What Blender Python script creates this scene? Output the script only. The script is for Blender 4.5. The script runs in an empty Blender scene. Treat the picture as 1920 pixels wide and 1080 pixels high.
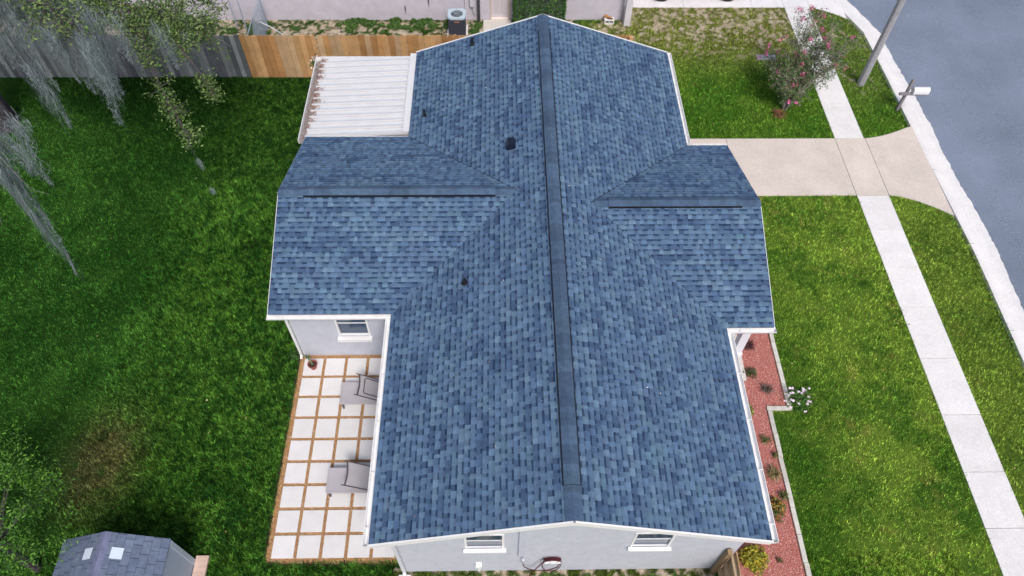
import bpy, math, random
import numpy as np
from mathutils import Vector, Matrix
R=random.Random(7); NR=np.random.default_rng(11)
sc=bpy.context.scene; COL=sc.collection
# ---------------------------------------------------------------- camera
cd=bpy.data.cameras.new('camera'); cam=bpy.data.objects.new('camera',cd); COL.objects.link(cam)
FW=Vector((0.0146427,0.57758709,-0.81619774)); RT=Vector((0.99987629,-0.01314796,0.00863369)); UP=Vector((0.00574463,0.81622319,0.57770815))
cam.matrix_world=Matrix(((RT.x,UP.x,-FW.x,-1.2805),(RT.y,UP.y,-FW.y,-4.1146),(RT.z,UP.z,-FW.z,16.8873),(0,0,0,1)))
cd.sensor_width=36; cd.lens=1369.07/1920*36; cd.clip_end=2000; cd.clip_start=.1
cd.dof.use_dof=True; cd.dof.focus_distance=16.0; cd.dof.aperture_fstop=0.6
sc.camera=cam
# ---------------------------------------------------------------- world, sun, exposure
SUN_EL=math.radians(53); SUN_AZ=math.radians(162)      # azimuth from +Y, clockwise positive
w=bpy.data.worlds.new('World'); sc.world=w; w.use_nodes=True
nt=w.node_tree; bg=nt.nodes['Background']; sky=nt.nodes.new('ShaderNodeTexSky'); sky.sky_type='NISHITA'; sky.sun_disc=False
sky.sun_elevation=SUN_EL; sky.sun_rotation=SUN_AZ; sky.dust_density=4.0; sky.ozone_density=1.0; sky.air_density=1.0
nt.links.new(sky.outputs[0],bg.inputs[0]); bg.inputs[1].default_value=0.115
sl=bpy.data.lights.new('sun','SUN'); sl.energy=2.05; sl.angle=math.radians(15); sl.color=(1,.95,.88)
so=bpy.data.objects.new('sun',sl); COL.objects.link(so)
sd=Vector((math.cos(SUN_EL)*math.sin(SUN_AZ),math.cos(SUN_EL)*math.cos(SUN_AZ),math.sin(SUN_EL)))
so.rotation_euler=sd.to_track_quat('Z','Y').to_euler()
sc.view_settings.view_transform='Standard'; sc.view_settings.look='None'; sc.view_settings.exposure=0.25; sc.view_settings.gamma=1
sc.render.engine='CYCLES'
# ---------------------------------------------------------------- helpers
class MB:
    """collects geometry, links it as ONE mesh object"""
    def __init__(s): s.V=[]; s.F=[]; s.n=0
    def add(s,v,f,c=(1,1,1)):
        v=np.asarray(v,float).reshape(-1,3); f=np.asarray(f,int); f=f.reshape(-1,f.shape[-1]) if f.ndim>1 else f.reshape(1,-1)
        c=np.asarray(c,float)
        if c.ndim==1: c=np.tile(c,(len(f),1))
        s.V.append(v); s.F.append((f+s.n,c)); s.n+=len(v); return s
    def box(s,lo,hi,c=(1,1,1),M=None):
        x0,y0,z0=lo; x1,y1,z1=hi
        v=np.array([(x0,y0,z0),(x1,y0,z0),(x1,y1,z0),(x0,y1,z0),(x0,y0,z1),(x1,y0,z1),(x1,y1,z1),(x0,y1,z1)])
        if M is not None: v=np.array([tuple(M@Vector(p)) for p in v])
        return s.add(v,[(0,3,2,1),(4,5,6,7),(0,1,5,4),(1,2,6,5),(2,3,7,6),(3,0,4,7)],c)
    def beam(s,a,b,w,h,c=(1,1,1)):
        a=Vector(a); b=Vector(b); d=(b-a); L=d.length; d.normalize()
        x=d.cross(Vector((0,0,1))); x=x.normalized() if x.length>1e-4 else Vector((1,0,0)); z=x.cross(d)
        M=Matrix(((x.x,d.x,z.x,a.x),(x.y,d.y,z.y,a.y),(x.z,d.z,z.z,a.z),(0,0,0,1)))
        return s.box((-w/2,0,-h/2),(w/2,L,h/2),c,M)
    def tube(s,pts,rad,n=8,c=(1,1,1),cap=True):
        pts=[Vector(p) for p in pts]; m=len(pts)
        if not hasattr(rad,'__len__'): rad=[rad]*m
        vs=[]; ref=None
        for i,p in enumerate(pts):
            d=(pts[min(i+1,m-1)]-pts[max(i-1,0)]).normalized()
            if ref is None: ref=d.orthogonal().normalized()
            ref=(ref-d*ref.dot(d)); ref=ref.normalized() if ref.length>1e-5 else d.orthogonal().normalized()
            y=d.cross(ref)
            for k in range(n):
                a=2*math.pi*k/n; vs.append(p+(ref*math.cos(a)+y*math.sin(a))*rad[i])
        f=[(i*n+k,i*n+(k+1)%n,(i+1)*n+(k+1)%n,(i+1)*n+k) for i in range(m-1) for k in range(n)]
        s.add([tuple(v) for v in vs],f,c)
        if cap:
            s.add([tuple(v) for v in vs[:n]],[tuple(range(n))[::-1]],c); s.add([tuple(v) for v in vs[-n:]],[tuple(range(n))],c)
        return s
    def lathe(s,o,prof,n=20,c=(1,1,1)):
        vs=[(o[0]+r*math.cos(2*math.pi*k/n),o[1]+r*math.sin(2*math.pi*k/n),o[2]+z) for r,z in prof for k in range(n)]
        f=[(i*n+k,i*n+(k+1)%n,(i+1)*n+(k+1)%n,(i+1)*n+k) for i in range(len(prof)-1) for k in range(n)]
        return s.add(vs,f,c)
    def prism(s,poly,h0,h1,ax=2,c=(1,1,1)):
        n=len(poly)
        def P(p,h): return (p[0],p[1],h) if ax==2 else ((h,p[0],p[1]) if ax==0 else (p[0],h,p[1]))
        v=[P(p,h0) for p in poly]+[P(p,h1) for p in poly]
        s.add(v,[tuple(range(n))[::-1]],c); s.add(v,[tuple(range(n,2*n))],c)
        return s.add(v,[(i,(i+1)%n,n+(i+1)%n,n+i) for i in range(n)],c)
    def build(s,name,mat,parent=None,smooth=False,bevel=0):
        me=bpy.data.meshes.new(name)
        V=np.concatenate(s.V); loops=[]; tot=[]; cols=[]
        for f,c in s.F:
            k=f.shape[1]; loops.append(f.reshape(-1)); tot.append(np.full(len(f),k)); cols.append(c.reshape(-1,3) if c.ndim==3 else np.repeat(c,k,axis=0))
        L=np.concatenate(loops); T=np.concatenate(tot); Cc=np.concatenate(cols)
        me.vertices.add(len(V)); me.vertices.foreach_set('co',V.astype(np.float32).ravel())
        me.loops.add(len(L)); me.loops.foreach_set('vertex_index',L.astype(np.int32))
        me.polygons.add(len(T)); st=np.concatenate(([0],np.cumsum(T)[:-1])).astype(np.int32)
        me.polygons.foreach_set('loop_start',st); me.polygons.foreach_set('loop_total',T.astype(np.int32))
        a=me.color_attributes.new('col','FLOAT_COLOR','CORNER')
        a.data.foreach_set('color',np.concatenate([Cc,np.ones((len(Cc),1))],1).astype(np.float32).ravel())
        me.update(calc_edges=True); me.materials.append(mat)
        me.polygons.foreach_set('use_smooth',np.full(len(T),bool(smooth)))
        o=bpy.data.objects.new(name,me); COL.objects.link(o)
        if parent is not None:
            o.parent=parent; o.matrix_parent_inverse=world_of(parent).inverted()
        if bevel:
            b=o.modifiers.new('bevel','BEVEL'); b.width=bevel; b.segments=2; b.limit_method='ANGLE'
        return o
def world_of(o):
    if o.parent: return world_of(o.parent)@o.matrix_parent_inverse@o.matrix_basis
    return o.matrix_basis.copy()
def tag(o,label=None,cat=None,group=None,kind=None):
    if label: o['label']=label
    if cat: o['category']=cat
    if group: o['group']=group
    if kind: o['kind']=kind
    return o
def thing(name,label,cat,loc,group=None):
    o=bpy.data.objects.new(name,None); COL.objects.link(o); o.location=loc; o.empty_display_size=.2
    return tag(o,label,cat,group)
def mat(name,rgb=(1,1,1),rough=.8,ns=0,na=0,ns2=0,na2=0,bump=0,bs=60,metal=0,spec=.3,alpha=None,trans=0,coat=0,sub=0):
    m=bpy.data.materials.new(name); m.use_nodes=True; t=m.node_tree; N=t.nodes; K=t.links; b=N['Principled BSDF']
    b.inputs['Roughness'].default_value=rough; b.inputs['Metallic'].default_value=metal; b.inputs['Specular IOR Level'].default_value=spec
    b.inputs['Transmission Weight'].default_value=trans; b.inputs['Coat Weight'].default_value=coat
    at=N.new('ShaderNodeAttribute'); at.attribute_name='col'
    mx=N.new('ShaderNodeMix'); mx.data_type='RGBA'; mx.blend_type='MULTIPLY'; mx.inputs[0].default_value=1
    K.new(at.outputs['Color'],mx.inputs[6]); mx.inputs[7].default_value=(*rgb,1); out=mx.outputs[2]
    g=N.new('ShaderNodeNewGeometry')
    for s_,a_ in ((ns,na),(ns2,na2)):
        if a_:
            n=N.new('ShaderNodeTexNoise'); n.inputs['Scale'].default_value=s_; n.inputs['Detail'].default_value=5; K.new(g.outputs['Position'],n.inputs['Vector'])
            mr=N.new('ShaderNodeMapRange'); mr.inputs[1].default_value=.3; mr.inputs[2].default_value=.7; mr.inputs[3].default_value=1-a_; mr.inputs[4].default_value=1+a_
            K.new(n.outputs['Fac'],mr.inputs[0])
            m2=N.new('ShaderNodeVectorMath'); m2.operation='SCALE'; K.new(out,m2.inputs[0]); K.new(mr.outputs[0],m2.inputs['Scale']); out=m2.outputs[0]
    K.new(out,b.inputs['Base Color'])
    if bump:
        n=N.new('ShaderNodeTexNoise'); n.inputs['Scale'].default_value=bs; n.inputs['Detail'].default_value=4; K.new(g.outputs['Position'],n.inputs['Vector'])
        bp=N.new('ShaderNodeBump'); bp.inputs['Strength'].default_value=bump; bp.inputs['Distance'].default_value=.02; K.new(n.outputs['Fac'],bp.inputs['Height']); K.new(bp.outputs[0],b.inputs['Normal'])
    if alpha is not None: b.inputs['Alpha'].default_value=alpha
    return m
# numpy value noise shared by the ground sheet and the grass growing on it
_T=NR.random((256,256))
def vn(x,y,s,seed=0):
    x=np.asarray(x)*s+seed*17.3+500; y=np.asarray(y)*s+seed*9.1+500
    xi=np.floor(x).astype(int); yi=np.floor(y).astype(int); fx=x-xi; fy=y-yi; fx=fx*fx*(3-2*fx); fy=fy*fy*(3-2*fy)
    g=lambda a,b:_T[a%256,b%256]
    return (g(xi,yi)*(1-fx)+g(xi+1,yi)*fx)*(1-fy)+(g(xi,yi+1)*(1-fx)+g(xi+1,yi+1)*fx)*fy
def fbm(x,y,s,seed=0,o=4):
    r=0;a=1;t=0
    for i in range(o): r=r+a*vn(x,y,s*2**i,seed+i*3); t+=a; a*=.55
    return r/t
def sm(x,a,b): t=np.clip((x-a)/(b-a),0,1); return t*t*(3-2*t)
def lerp(a,b,t): t=np.asarray(t)[...,None]; return np.asarray(a)*(1-t)+np.asarray(b)*t
# ---------------------------------------------------------------- materials
M_shing=mat('shingle',rough=.85,ns=9,na=.16,ns2=130,na2=.3,bump=.5,bs=180,spec=.25)
M_white=mat('white_trim',(.80,.80,.82),rough=.45,ns=4,na=.04,spec=.4)
M_gut=mat('gutter_white',(.78,.78,.79),rough=.4,ns=6,na=.07,spec=.4)
M_stucco=mat('stucco',(.52,.545,.63),rough=.9,ns=5,na=.05,ns2=40,na2=.05,bump=.7,bs=30)
M_stucco2=mat('neighbour_stucco',(.55,.525,.62),rough=.9,ns=2.5,na=.07,ns2=30,na2=.06,bump=.8,bs=28)
M_conc=mat('concrete',(.71,.70,.71),rough=.85,ns=1.6,na=.06,ns2=22,na2=.09,bump=.3,bs=80)
M_drive=mat('driveway_concrete',(.60,.535,.49),rough=.85,ns=1.1,na=.08,ns2=18,na2=.08,bump=.3,bs=80)
M_asph=mat('asphalt',(.185,.225,.305),rough=.9,ns=.4,na=.15,ns2=60,na2=.5,bump=.6,bs=120)
M_plain=mat('painted',rough=.55,ns=12,na=.06)
M_matte=mat('matte',rough=.9,ns=20,na=.15,bump=.3,bs=60)
M_wood=mat('fence_wood',rough=.8,ns=3,na=.14,ns2=45,na2=.16,bump=.4,bs=50)
M_leaf=mat('leaf',rough=.6,ns=30,na=.1,spec=.3)
M_grass=mat('grass_blade',rough=.8,ns=8,na=.1,spec=.05)
M_soil=mat('lawn_soil',rough=.95,spec=.05,ns=40,na=.35,ns2=9,na2=.15,bump=.8,bs=60)
M_metal=mat('steel',rough=.4,metal=.7)
M_black=mat('black_metal',(.012,.012,.016),rough=.35,spec=.5)
M_glass=mat('window_glass',(.035,.07,.13),rough=.08,spec=.8,metal=0)
M_panel=mat('roof_panel_white',(.66,.67,.70),rough=.38,ns=3,na=.03,ns2=20,na2=.02,spec=.5)
M_moss=mat('moss_strand',(.88,.92,.92),rough=.95,ns=5,na=.15)
M_bark=mat('bark',(.075,.062,.07),rough=.95,ns=15,na=.3,bump=1,bs=18)
M_car=mat('car_paint',(.05,.06,.16),rough=.3,metal=.4,coat=.6)
M_rub=mat('rubber',(.02,.02,.022),rough=.8)
# ---------------------------------------------------------------- terrain
XE=12.57
def zones(x,y):
    """colour of the turf, tree shade painted in at left, and share of ground it covers"""
    x=np.asarray(x,float); y=np.asarray(y,float)
    n1=fbm(x,y,.35,1); n2=fbm(x,y,1.3,5); n3=fbm(x,y,4.5,9)
    n4=fbm(x,y,9,51,3); n5=fbm(x,y,2.2,55,3)
    left=lerp((.024,.094,.013),(.064,.190,.028),sm(n1*.4+n2*.3+n4*.3,.36,.64))  # deep green turf, with oak shade partly put into the colour
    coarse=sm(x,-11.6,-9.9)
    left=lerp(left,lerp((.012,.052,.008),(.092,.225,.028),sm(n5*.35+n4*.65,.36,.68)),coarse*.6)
    left=left*(1-.35*sm(y,12.5,16.5)[...,None])  # tree shade painted into the turf, darker towards the fence
    bp=np.exp(-(((x+11.0)/.8)**2+((y-2.7)/1.1)**2)); left=lerp(left,(.21,.19,.08),np.clip(bp*.9,0,.7)*sm(n3,.1,.5))
    right=lerp((.10,.235,.028),(.27,.44,.06),sm(n1*.25+n2*.4+n4*.35,.36,.64))
    right=lerp(right,(.38,.36,.10),sm(n5*.6+n4*.4,.58,.78)*.45)
    right=lerp(right,(.055,.19,.016),sm(y,12,14)*sm(x,3,4)*.55*(1-sm(y,16.5,18.5)))
    right=lerp(right,(.05,.17,.015),(1-sm(x,5.9,7.6))*(1-sm(y,9,11))*.5)
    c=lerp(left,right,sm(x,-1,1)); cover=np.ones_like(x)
    up=sm(y,16.2,19.5)*sm(x,1.6,2.6)*(1-sm(x,10.2,10.8)*.75)
    c=lerp(c,(.25,.27,.07),up*.75); cover=cover*(1-up*sm(n5*.3+n4*.7+.06*sm(y,18.5,21),.46,.64)*.8)
    vg=sm(x,10.85,11)*sm(y,14.5,17); c=lerp(c,(.16,.23,.06),vg*.5); cover=cover*(1-vg*sm(n4*.6+n5*.4,.54,.70)*.7)
    vl=sm(x,10.85,11)*(1-sm(y,10,11.5)); c=lerp(c,(.19,.26,.05),vl*.3)
    st=sm(y,17.1,17.25)*(1-sm(x,1.2,2.2)); cs=sm(n2*.35+n4*.65,.44,.62)*.85
    c=lerp(c,(.05,.12,.02),st); cover=np.where(st>.5,np.clip(cs,0,1),cover)
    ns=((y<.2)&(y>-1.7+.5*n1)&(x>-3.7)&(x<3.45)); cover=np.where(ns,sm(n4*.6+n3*.4,.40,.60),cover); c=np.where(ns[...,None],np.array((.09,.14,.025)),c)
    cover=cover*1.0
    return c,cover,n3
def rect_in(x,y,a): return (x>a[0])&(x<a[1])&(y>a[2])&(y<a[3])
def drive_near(x): return 11.3-np.clip((x-10.9)/1.7,0,1)**1.6*.85
def drive_far(x): return 13.85+np.clip((x-10.8)/1.75,0,1)**1.6*.58
def nd_near(x): return 21.2-np.clip((x-10.8)/1.7,0,1)**1.5*1.1
def edge_x(y): return np.interp(y,[-14,5,9,14,17.1,19.64,21.7,25,32],[12.55,12.6,12.7,12.6,12.57,12.5,11.85,10.2,5.5])
def bedx(y): return np.where(y>4.02,5.97,5.44)
def lawn_ok(x,y):
    wob=(fbm(x,y,6,31,2)-.5)*.12
    m=(x<edge_x(y)-.02+wob*.4)
    m&=~rect_in(x+wob,y,(9.86,10.85,-20,40)); m&=~((x>3.5)&(y>drive_near(x)+wob*.6)&(y<drive_far(x)+wob*.6))
    m&=~((y>nd_near(x)+wob*.6)&(x>3.6)); m&=~(rect_in(x,y,(-3.5,3.6,.16,14.95)))
    m&=~rect_in(x,y,(-6.6,-3.4,5.7,11)); m&=~rect_in(x+wob*.4,y,(-6.58,-3.6,.36,5.7)); m&=~((x>3.5)&(x<bedx(y)+.04)&(y<10.5))
    m&=~((y>20.4)&(x<3.5)); m&=~rect_in(x,y,(-1.95,-.8,19.2,20.5)); m&=~rect_in(x,y,(-10.2,-8.12,-3,.4)); m&=~rect_in(x,y,(-8.12,-7.84,-3,.5))
    return m
def sheet(x0,x1,y0,y1,st):
    xs=np.arange(x0,x1+st/2,st); ys=np.arange(y0,y1+st/2,st); X,Y=np.meshgrid(xs,ys); nx=len(xs); ny=len(ys)
    V=np.stack([X.ravel(),Y.ravel(),np.zeros(X.size)],1); i=np.arange(nx-1)[None,:]+np.arange(ny-1)[:,None]*nx; i=i.ravel()
    F=np.stack([i,i+1,i+1+nx,i+nx],1); return V,F
V,F=sheet(-26,13.2,-8,25,.07)
V[:,2]=-.005+np.where(V[:,0]>edge_x(V[:,1])-.1,-.14,0)
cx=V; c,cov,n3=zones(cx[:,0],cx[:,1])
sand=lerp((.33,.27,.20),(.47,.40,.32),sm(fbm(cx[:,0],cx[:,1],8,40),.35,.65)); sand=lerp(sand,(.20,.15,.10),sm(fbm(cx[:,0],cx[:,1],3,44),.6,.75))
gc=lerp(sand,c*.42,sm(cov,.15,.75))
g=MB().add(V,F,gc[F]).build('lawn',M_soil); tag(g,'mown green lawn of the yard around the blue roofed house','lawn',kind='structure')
b=MB(); b.add([(-900,-900,-.16),(900,-900,-.16),(900,900,-.16),(-900,900,-.16)],[(0,1,2,3)],(.04,.09,.02)); g=b.build('ground',M_soil); tag(g,'flat green land reaching out past the yards','ground',kind='structure')
# grass blades (uncountable) : one mesh
def blades(n,box,lmin,lmax,wd,name=None,mb=None,dens=None):
    x=NR.uniform(box[0],box[1],n); y=NR.uniform(box[2],box[3],n)
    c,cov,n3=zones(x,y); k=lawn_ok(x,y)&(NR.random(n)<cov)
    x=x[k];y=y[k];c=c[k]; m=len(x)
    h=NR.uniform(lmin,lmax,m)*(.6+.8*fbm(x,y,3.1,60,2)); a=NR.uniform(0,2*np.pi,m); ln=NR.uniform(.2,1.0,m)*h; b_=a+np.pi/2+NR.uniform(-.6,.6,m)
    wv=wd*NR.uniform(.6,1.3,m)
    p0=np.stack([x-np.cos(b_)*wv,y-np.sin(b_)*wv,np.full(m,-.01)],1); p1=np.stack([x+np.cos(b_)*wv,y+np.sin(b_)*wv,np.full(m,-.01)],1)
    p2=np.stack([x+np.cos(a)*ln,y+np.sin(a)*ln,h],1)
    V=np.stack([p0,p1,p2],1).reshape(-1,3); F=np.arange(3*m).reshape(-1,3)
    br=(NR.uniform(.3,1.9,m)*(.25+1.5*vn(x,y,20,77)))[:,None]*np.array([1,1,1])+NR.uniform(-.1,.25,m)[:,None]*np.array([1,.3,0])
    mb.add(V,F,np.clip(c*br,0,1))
gm=MB()
blades(260000,(-18,-6.5,-.6,17.1),.03,.075,.009,mb=gm)
blades(150000,(-11.5,-3.5,-.6,12),.05,.11,.012,mb=gm)
blades(190000,(3.5,9.9,-.8,21.3),.03,.07,.008,mb=gm)
blades(50000,(10.8,12.7,-.5,21),.03,.07,.008,mb=gm)
blades(60000,(-13,9,-.5,.4),.03,.07,.008,mb=gm)
blades(60000,(-13,4,17.0,20.5),.03,.08,.01,mb=gm)
blades(90000,(-13,12.6,-4.5,-.5),.03,.075,.010,mb=gm)
blades(16000,(9,14,2,12),.03,.07,.009,mb=gm)
g=gm.build('grass',M_grass); tag(g,'short green grass blades covering the lawn all round the house','grass',kind='stuff')
# ---------------------------------------------------------------- pavements, road
def slab(b,poly,z,t,c=(1,1,1)): b.prism(poly,z-t,z,2,c)
b=MB(); js=[-8,-6.4,-4.9,-3.4,-1.9,-.55,.95,2.3,3.81,5.45,7.1,8.5,9.9,11.29]
for i in range(len(js)-1):
    s_=R.uniform(.95,1.03); b.box((9.86,js[i]+.006,-.1),(10.86,js[i+1]-.006,.022+R.uniform(-.002,.002)),(s_,s_,s_))
js=[13.86,15.38,16.93,18.45,19.95,21.18]
for i in range(len(js)-1):
    s_=R.uniform(.95,1.03); b.box((9.85,js[i]+.006,-.1),(10.82,js[i+1]-.006,.022),(s_,s_,s_))
g=b.build('sidewalk',M_conc,bevel=.006); tag(g,kind='structure')
b=MB()
def dslab(x0,x1,fa,fb,z,c,n=10):
    xs=np.linspace(x0,x1,n); poly=[(x,float(fa(x))) for x in xs]+[(x,float(fb(x))) for x in xs[::-1]]; b.prism(poly,-.1,z,2,c)
for x0,x1,cc in ((3.6,6.2,1.0),(6.215,9.845,.985),(9.86,10.86,1.01),(10.875,12.62,.99)): dslab(x0,x1,drive_near,drive_far,.018,(cc,cc,cc))
g=b.build('driveway',M_drive); tag(g,kind='structure')
b=MB()
for x0,x1 in ((3.6,5.9),(5.912,8.6),(8.612,9.84),(9.852,10.85),(10.862,12.1)): dslab(x0,x1,nd_near,lambda x:27.0,.016,(1.04,1.03,1.05))
b.box((-1.9,19.25,-.05),(-.84,20.38,.03),(.8,.78,.72))
g=b.build('neighbour_driveway',M_conc); tag(g,kind='structure')
# rolled curb
ys=np.linspace(-30,27,900); ex=edge_x(ys); prof=[(-.02,-.1),(0,.012),(.10,.022),(.22,.0),(.36,-.05),(.55,-.075),(.72,-.062)]
rg=(fbm(ys,ys*0,1.1,70,2)-.5)*.16+(fbm(ys,ys*0,9.0,71,2)-.5)*.07
V=[];
for i,y in enumerate(ys):
    for j,(dx,z) in enumerate(prof): V.append((ex[i]+dx+(rg[i] if j==len(prof)-1 else 0),y,z))
k=len(prof); F=[(i*k+j,i*k+j+1,(i+1)*k+j+1,(i+1)*k+j) for i in range(len(ys)-1) for j in range(k-1)]
b=MB().add(V,F,(1,1,1))
for y in np.arange(-12,24,3.05): b.box((float(edge_x(y))+.0,y-.006,.0-.1),(float(edge_x(y))+.12,y+.006,.0245),(.45,.45,.45))
g=b.build('curb',M_conc); tag(g,kind='structure')
b=MB(); V=[];
for i,y in enumerate(ys): V+= [(ex[i]+.35,y,-.085),(ex[i]+.62,y,-.075),(ex[i]+3,y,-.03),(ex[i]+6,y,-.0),(ex[i]+12,y,-.06)]
F=[(i*5+j,i*5+j+1,(i+1)*5+j+1,(i+1)*5+j) for i in range(len(ys)-1) for j in range(4)]
g=b.add(V,F,(1,1,1)).build('road',M_asph); tag(g,kind='structure')
# ---------------------------------------------------------------- the house
HR,S,A,B,L,HE=3.863,.34,3.862,3.951,15.03,2.55; HB=HR-S*B
WL,LY0,LY1=6.745,5.306,11.248; LM=(LY0+LY1)/2; LZ=HE+S*(LY1-LY0)/2
WR,RY0,RY1=5.081,4.885,10.893; RM=(RY0+RY1)/2; RZ=HB+S*(RY1-RY0)/2
PAL=np.array((.79,.88,.95))*np.array([(.122,.188,.280),(.110,.172,.266),(.138,.205,.285),(.100,.158,.252),(.075,.122,.210),(.062,.102,.182),(.105,.156,.248),(.118,.190,.266)])
PW=np.array([.2,.2,.12,.15,.13,.07,.07,.06]); PW=PW/PW.sum()
def clip(poly,hull):
    out=poly; n=len(hull)
    for i in range(n):
        a=hull[i]; c=hull[(i+1)%n]; inp=out; out=[]
        if not inp: return []
        def side(p): return (c[0]-a[0])*(p[1]-a[1])-(c[1]-a[1])*(p[0]-a[0])
        for j in range(len(inp)):
            p=inp[j]; q=inp[(j+1)%len(inp)]; sp=side(p); sq=side(q)
            if sp>=0: out.append(p)
            if (sp>=0)!=(sq>=0): t=sp/(sp-sq); out.append((p[0]+(q[0]-p[0])*t,p[1]+(q[1]-p[1])*t))
    return out
def shingles(mb,O,sdir,tdir,smax,tmax,hull,e=.129,lift=.0,tab=None,pal=PAL,pw=PW,dark=.42):
    """laminated shingles laid in courses: O eave origin, sdir along the eave, tdir up the slope, hull = outline in (s,t)"""
    O=Vector(O); sdir=Vector(sdir).normalized(); tdir=Vector(tdir).normalized(); nn=sdir.cross(tdir)
    if nn.z<0: nn=-nn
    def put(poly,z0,z1,t0,t1,c):
        poly=clip(poly,hull)
        if len(poly)<3: return
        v=[O+sdir*p[0]+tdir*p[1]+nn*(lift+z0+(z1-z0)*(p[1]-t0)/(t1-t0)) for p in poly]
        if (v[1]-v[0]).cross(v[-1]-v[0]).dot(nn)<0: v=v[::-1]
        mb.add([tuple(p) for p in v],[tuple(range(len(v)))],c)
    def front(s0,s1,t,z0,z1,c):
        m_=((s0+s1)/2,t)
        n=len(hull)
        for i in range(n):
            a=hull[i]; d=hull[(i+1)%n]
            for s_ in (s0,s1):
                if (d[0]-a[0])*(t+1e-4-a[1])-(d[1]-a[1])*(s_-a[0])<0: return
        v=[O+sdir*s0+tdir*t+nn*(lift+z0),O+sdir*s1+tdir*t+nn*(lift+z0),O+sdir*s1+tdir*t+nn*(lift+z1),O+sdir*s0+tdir*t+nn*(lift+z1)]
        mb.add([tuple(p) for p in v],[(0,1,2,3)],c)
    nc=int(tmax/e)+1; run=0; cur=PAL[0]
    for i in range(nc):
        t0=i*e; t1=t0+e; s=-R.uniform(0,.3); up=False
        while s<smax:
            wd=tab if tab else (R.uniform(.07,.17) if up else R.uniform(.06,.15))
            s1=s+wd
            if R.random()<.5 or tab: cur=pal[NR.choice(len(pal),p=pw)]
            cc=cur*R.uniform(.93,1.07)
            if tab:
                g_=.006
                put([(s+g_,t0+g_),(s1-g_,t0+g_),(s1-g_,t1),(s+g_,t1)],.010,.004,t0,t1,cc)
                put([(s,t0),(s1,t0),(s1,t1),(s,t1)],.003,.001,t0,t1,cc*.3)
            elif up:
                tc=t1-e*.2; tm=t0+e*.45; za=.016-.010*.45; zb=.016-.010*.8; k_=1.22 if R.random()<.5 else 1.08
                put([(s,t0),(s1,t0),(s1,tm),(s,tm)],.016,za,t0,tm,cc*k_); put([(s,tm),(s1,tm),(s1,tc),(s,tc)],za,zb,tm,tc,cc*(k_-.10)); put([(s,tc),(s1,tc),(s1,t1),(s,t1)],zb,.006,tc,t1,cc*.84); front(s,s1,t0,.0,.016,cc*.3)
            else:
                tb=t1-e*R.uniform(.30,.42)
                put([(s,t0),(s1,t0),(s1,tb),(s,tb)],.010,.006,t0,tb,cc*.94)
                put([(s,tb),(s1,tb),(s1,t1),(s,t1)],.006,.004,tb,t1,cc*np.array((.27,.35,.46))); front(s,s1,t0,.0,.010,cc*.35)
            s=s1; up=(not up) if R.random()<.88 else up
cs=1/math.sqrt(1+S*S)
house=thing('house','long single storey house with blue shingle roof and cross gables','house',(0,7.5,0))
# roof
rb=MB(); TL=A/cs; TR=B/cs
def rect(w,h): return [(0,0),(w,0),(w,h),(0,h)]
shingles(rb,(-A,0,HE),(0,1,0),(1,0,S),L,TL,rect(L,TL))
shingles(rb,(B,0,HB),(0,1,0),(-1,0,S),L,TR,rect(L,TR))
# wing planes : outline ends on the valley line (s measured along x)
def wing(xo,sgn,y0,y1,he,hm,eo):
    ym=(y0+y1)/2; H=(y1-y0)/2/cs; inner_e=abs(xo)-eo; rx=(HR-hm)/S; inner_r=abs(xo)-rx
    hull=[(0,0),(inner_e,0),(inner_r,H),(0,H)]
    d=(-sgn,0,0)
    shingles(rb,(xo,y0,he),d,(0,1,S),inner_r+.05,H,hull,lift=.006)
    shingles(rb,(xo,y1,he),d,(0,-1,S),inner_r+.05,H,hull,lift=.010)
wing(-WL,-1,LY0,LY1,HE,LZ,A); wing(WR,1,RY0,RY1,HB,RZ,B)
# deck underside
dk=(.30,.30,.32)
def deck(a,b_,c_,d_,t=.10):
    v=[Vector(p) for p in (a,b_,c_,d_)]; lo=[p-Vector((0,0,t)) for p in v]; hi=[p-Vector((0,0,.004)) for p in v]
    rb.add([tuple(p) for p in hi+lo],[(0,1,2,3),(7,6,5,4),(0,4,5,1),(1,5,6,2),(2,6,7,3),(3,7,4,0)],dk)
deck((-A,0,HE),(0,0,HR),(0,L,HR),(-A,L,HE)); deck((0,0,HR),(B,0,HB),(B,L,HB),(0,L,HR))
deck((-WL,LY0,HE),(-A,LY0,HE),(-(HR-LZ)/S,LM,LZ),(-WL,LM,LZ)); deck((-WL,LM,LZ),(-(HR-LZ)/S,LM,LZ),(-A,LY1,HE),(-WL,LY1,HE))
deck((B,RY0,HB),(WR,RY0,HB),(WR,RM,RZ),((HR-RZ)/S,RM,RZ)); deck(((HR-RZ)/S,RM,RZ),(WR,RM,RZ),(WR,RY1,HB),(B,RY1,HB))
roof=rb.build('roof',M_shing,house)
# dark strips painting the shadow line along the cut edge of both far valleys
for a,b_ in (((-A,LY1,HE+.021),(-(HR-LZ)/S,LM,LZ+.021)),((B,RY1,HB+.021),((HR-RZ)/S,RM,RZ+.021))): vb=MB(); vb.beam(a,b_,.016,.012,(.02,.025,.05)); vb.build('valley_shadow_line',M_shing,roof)
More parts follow.
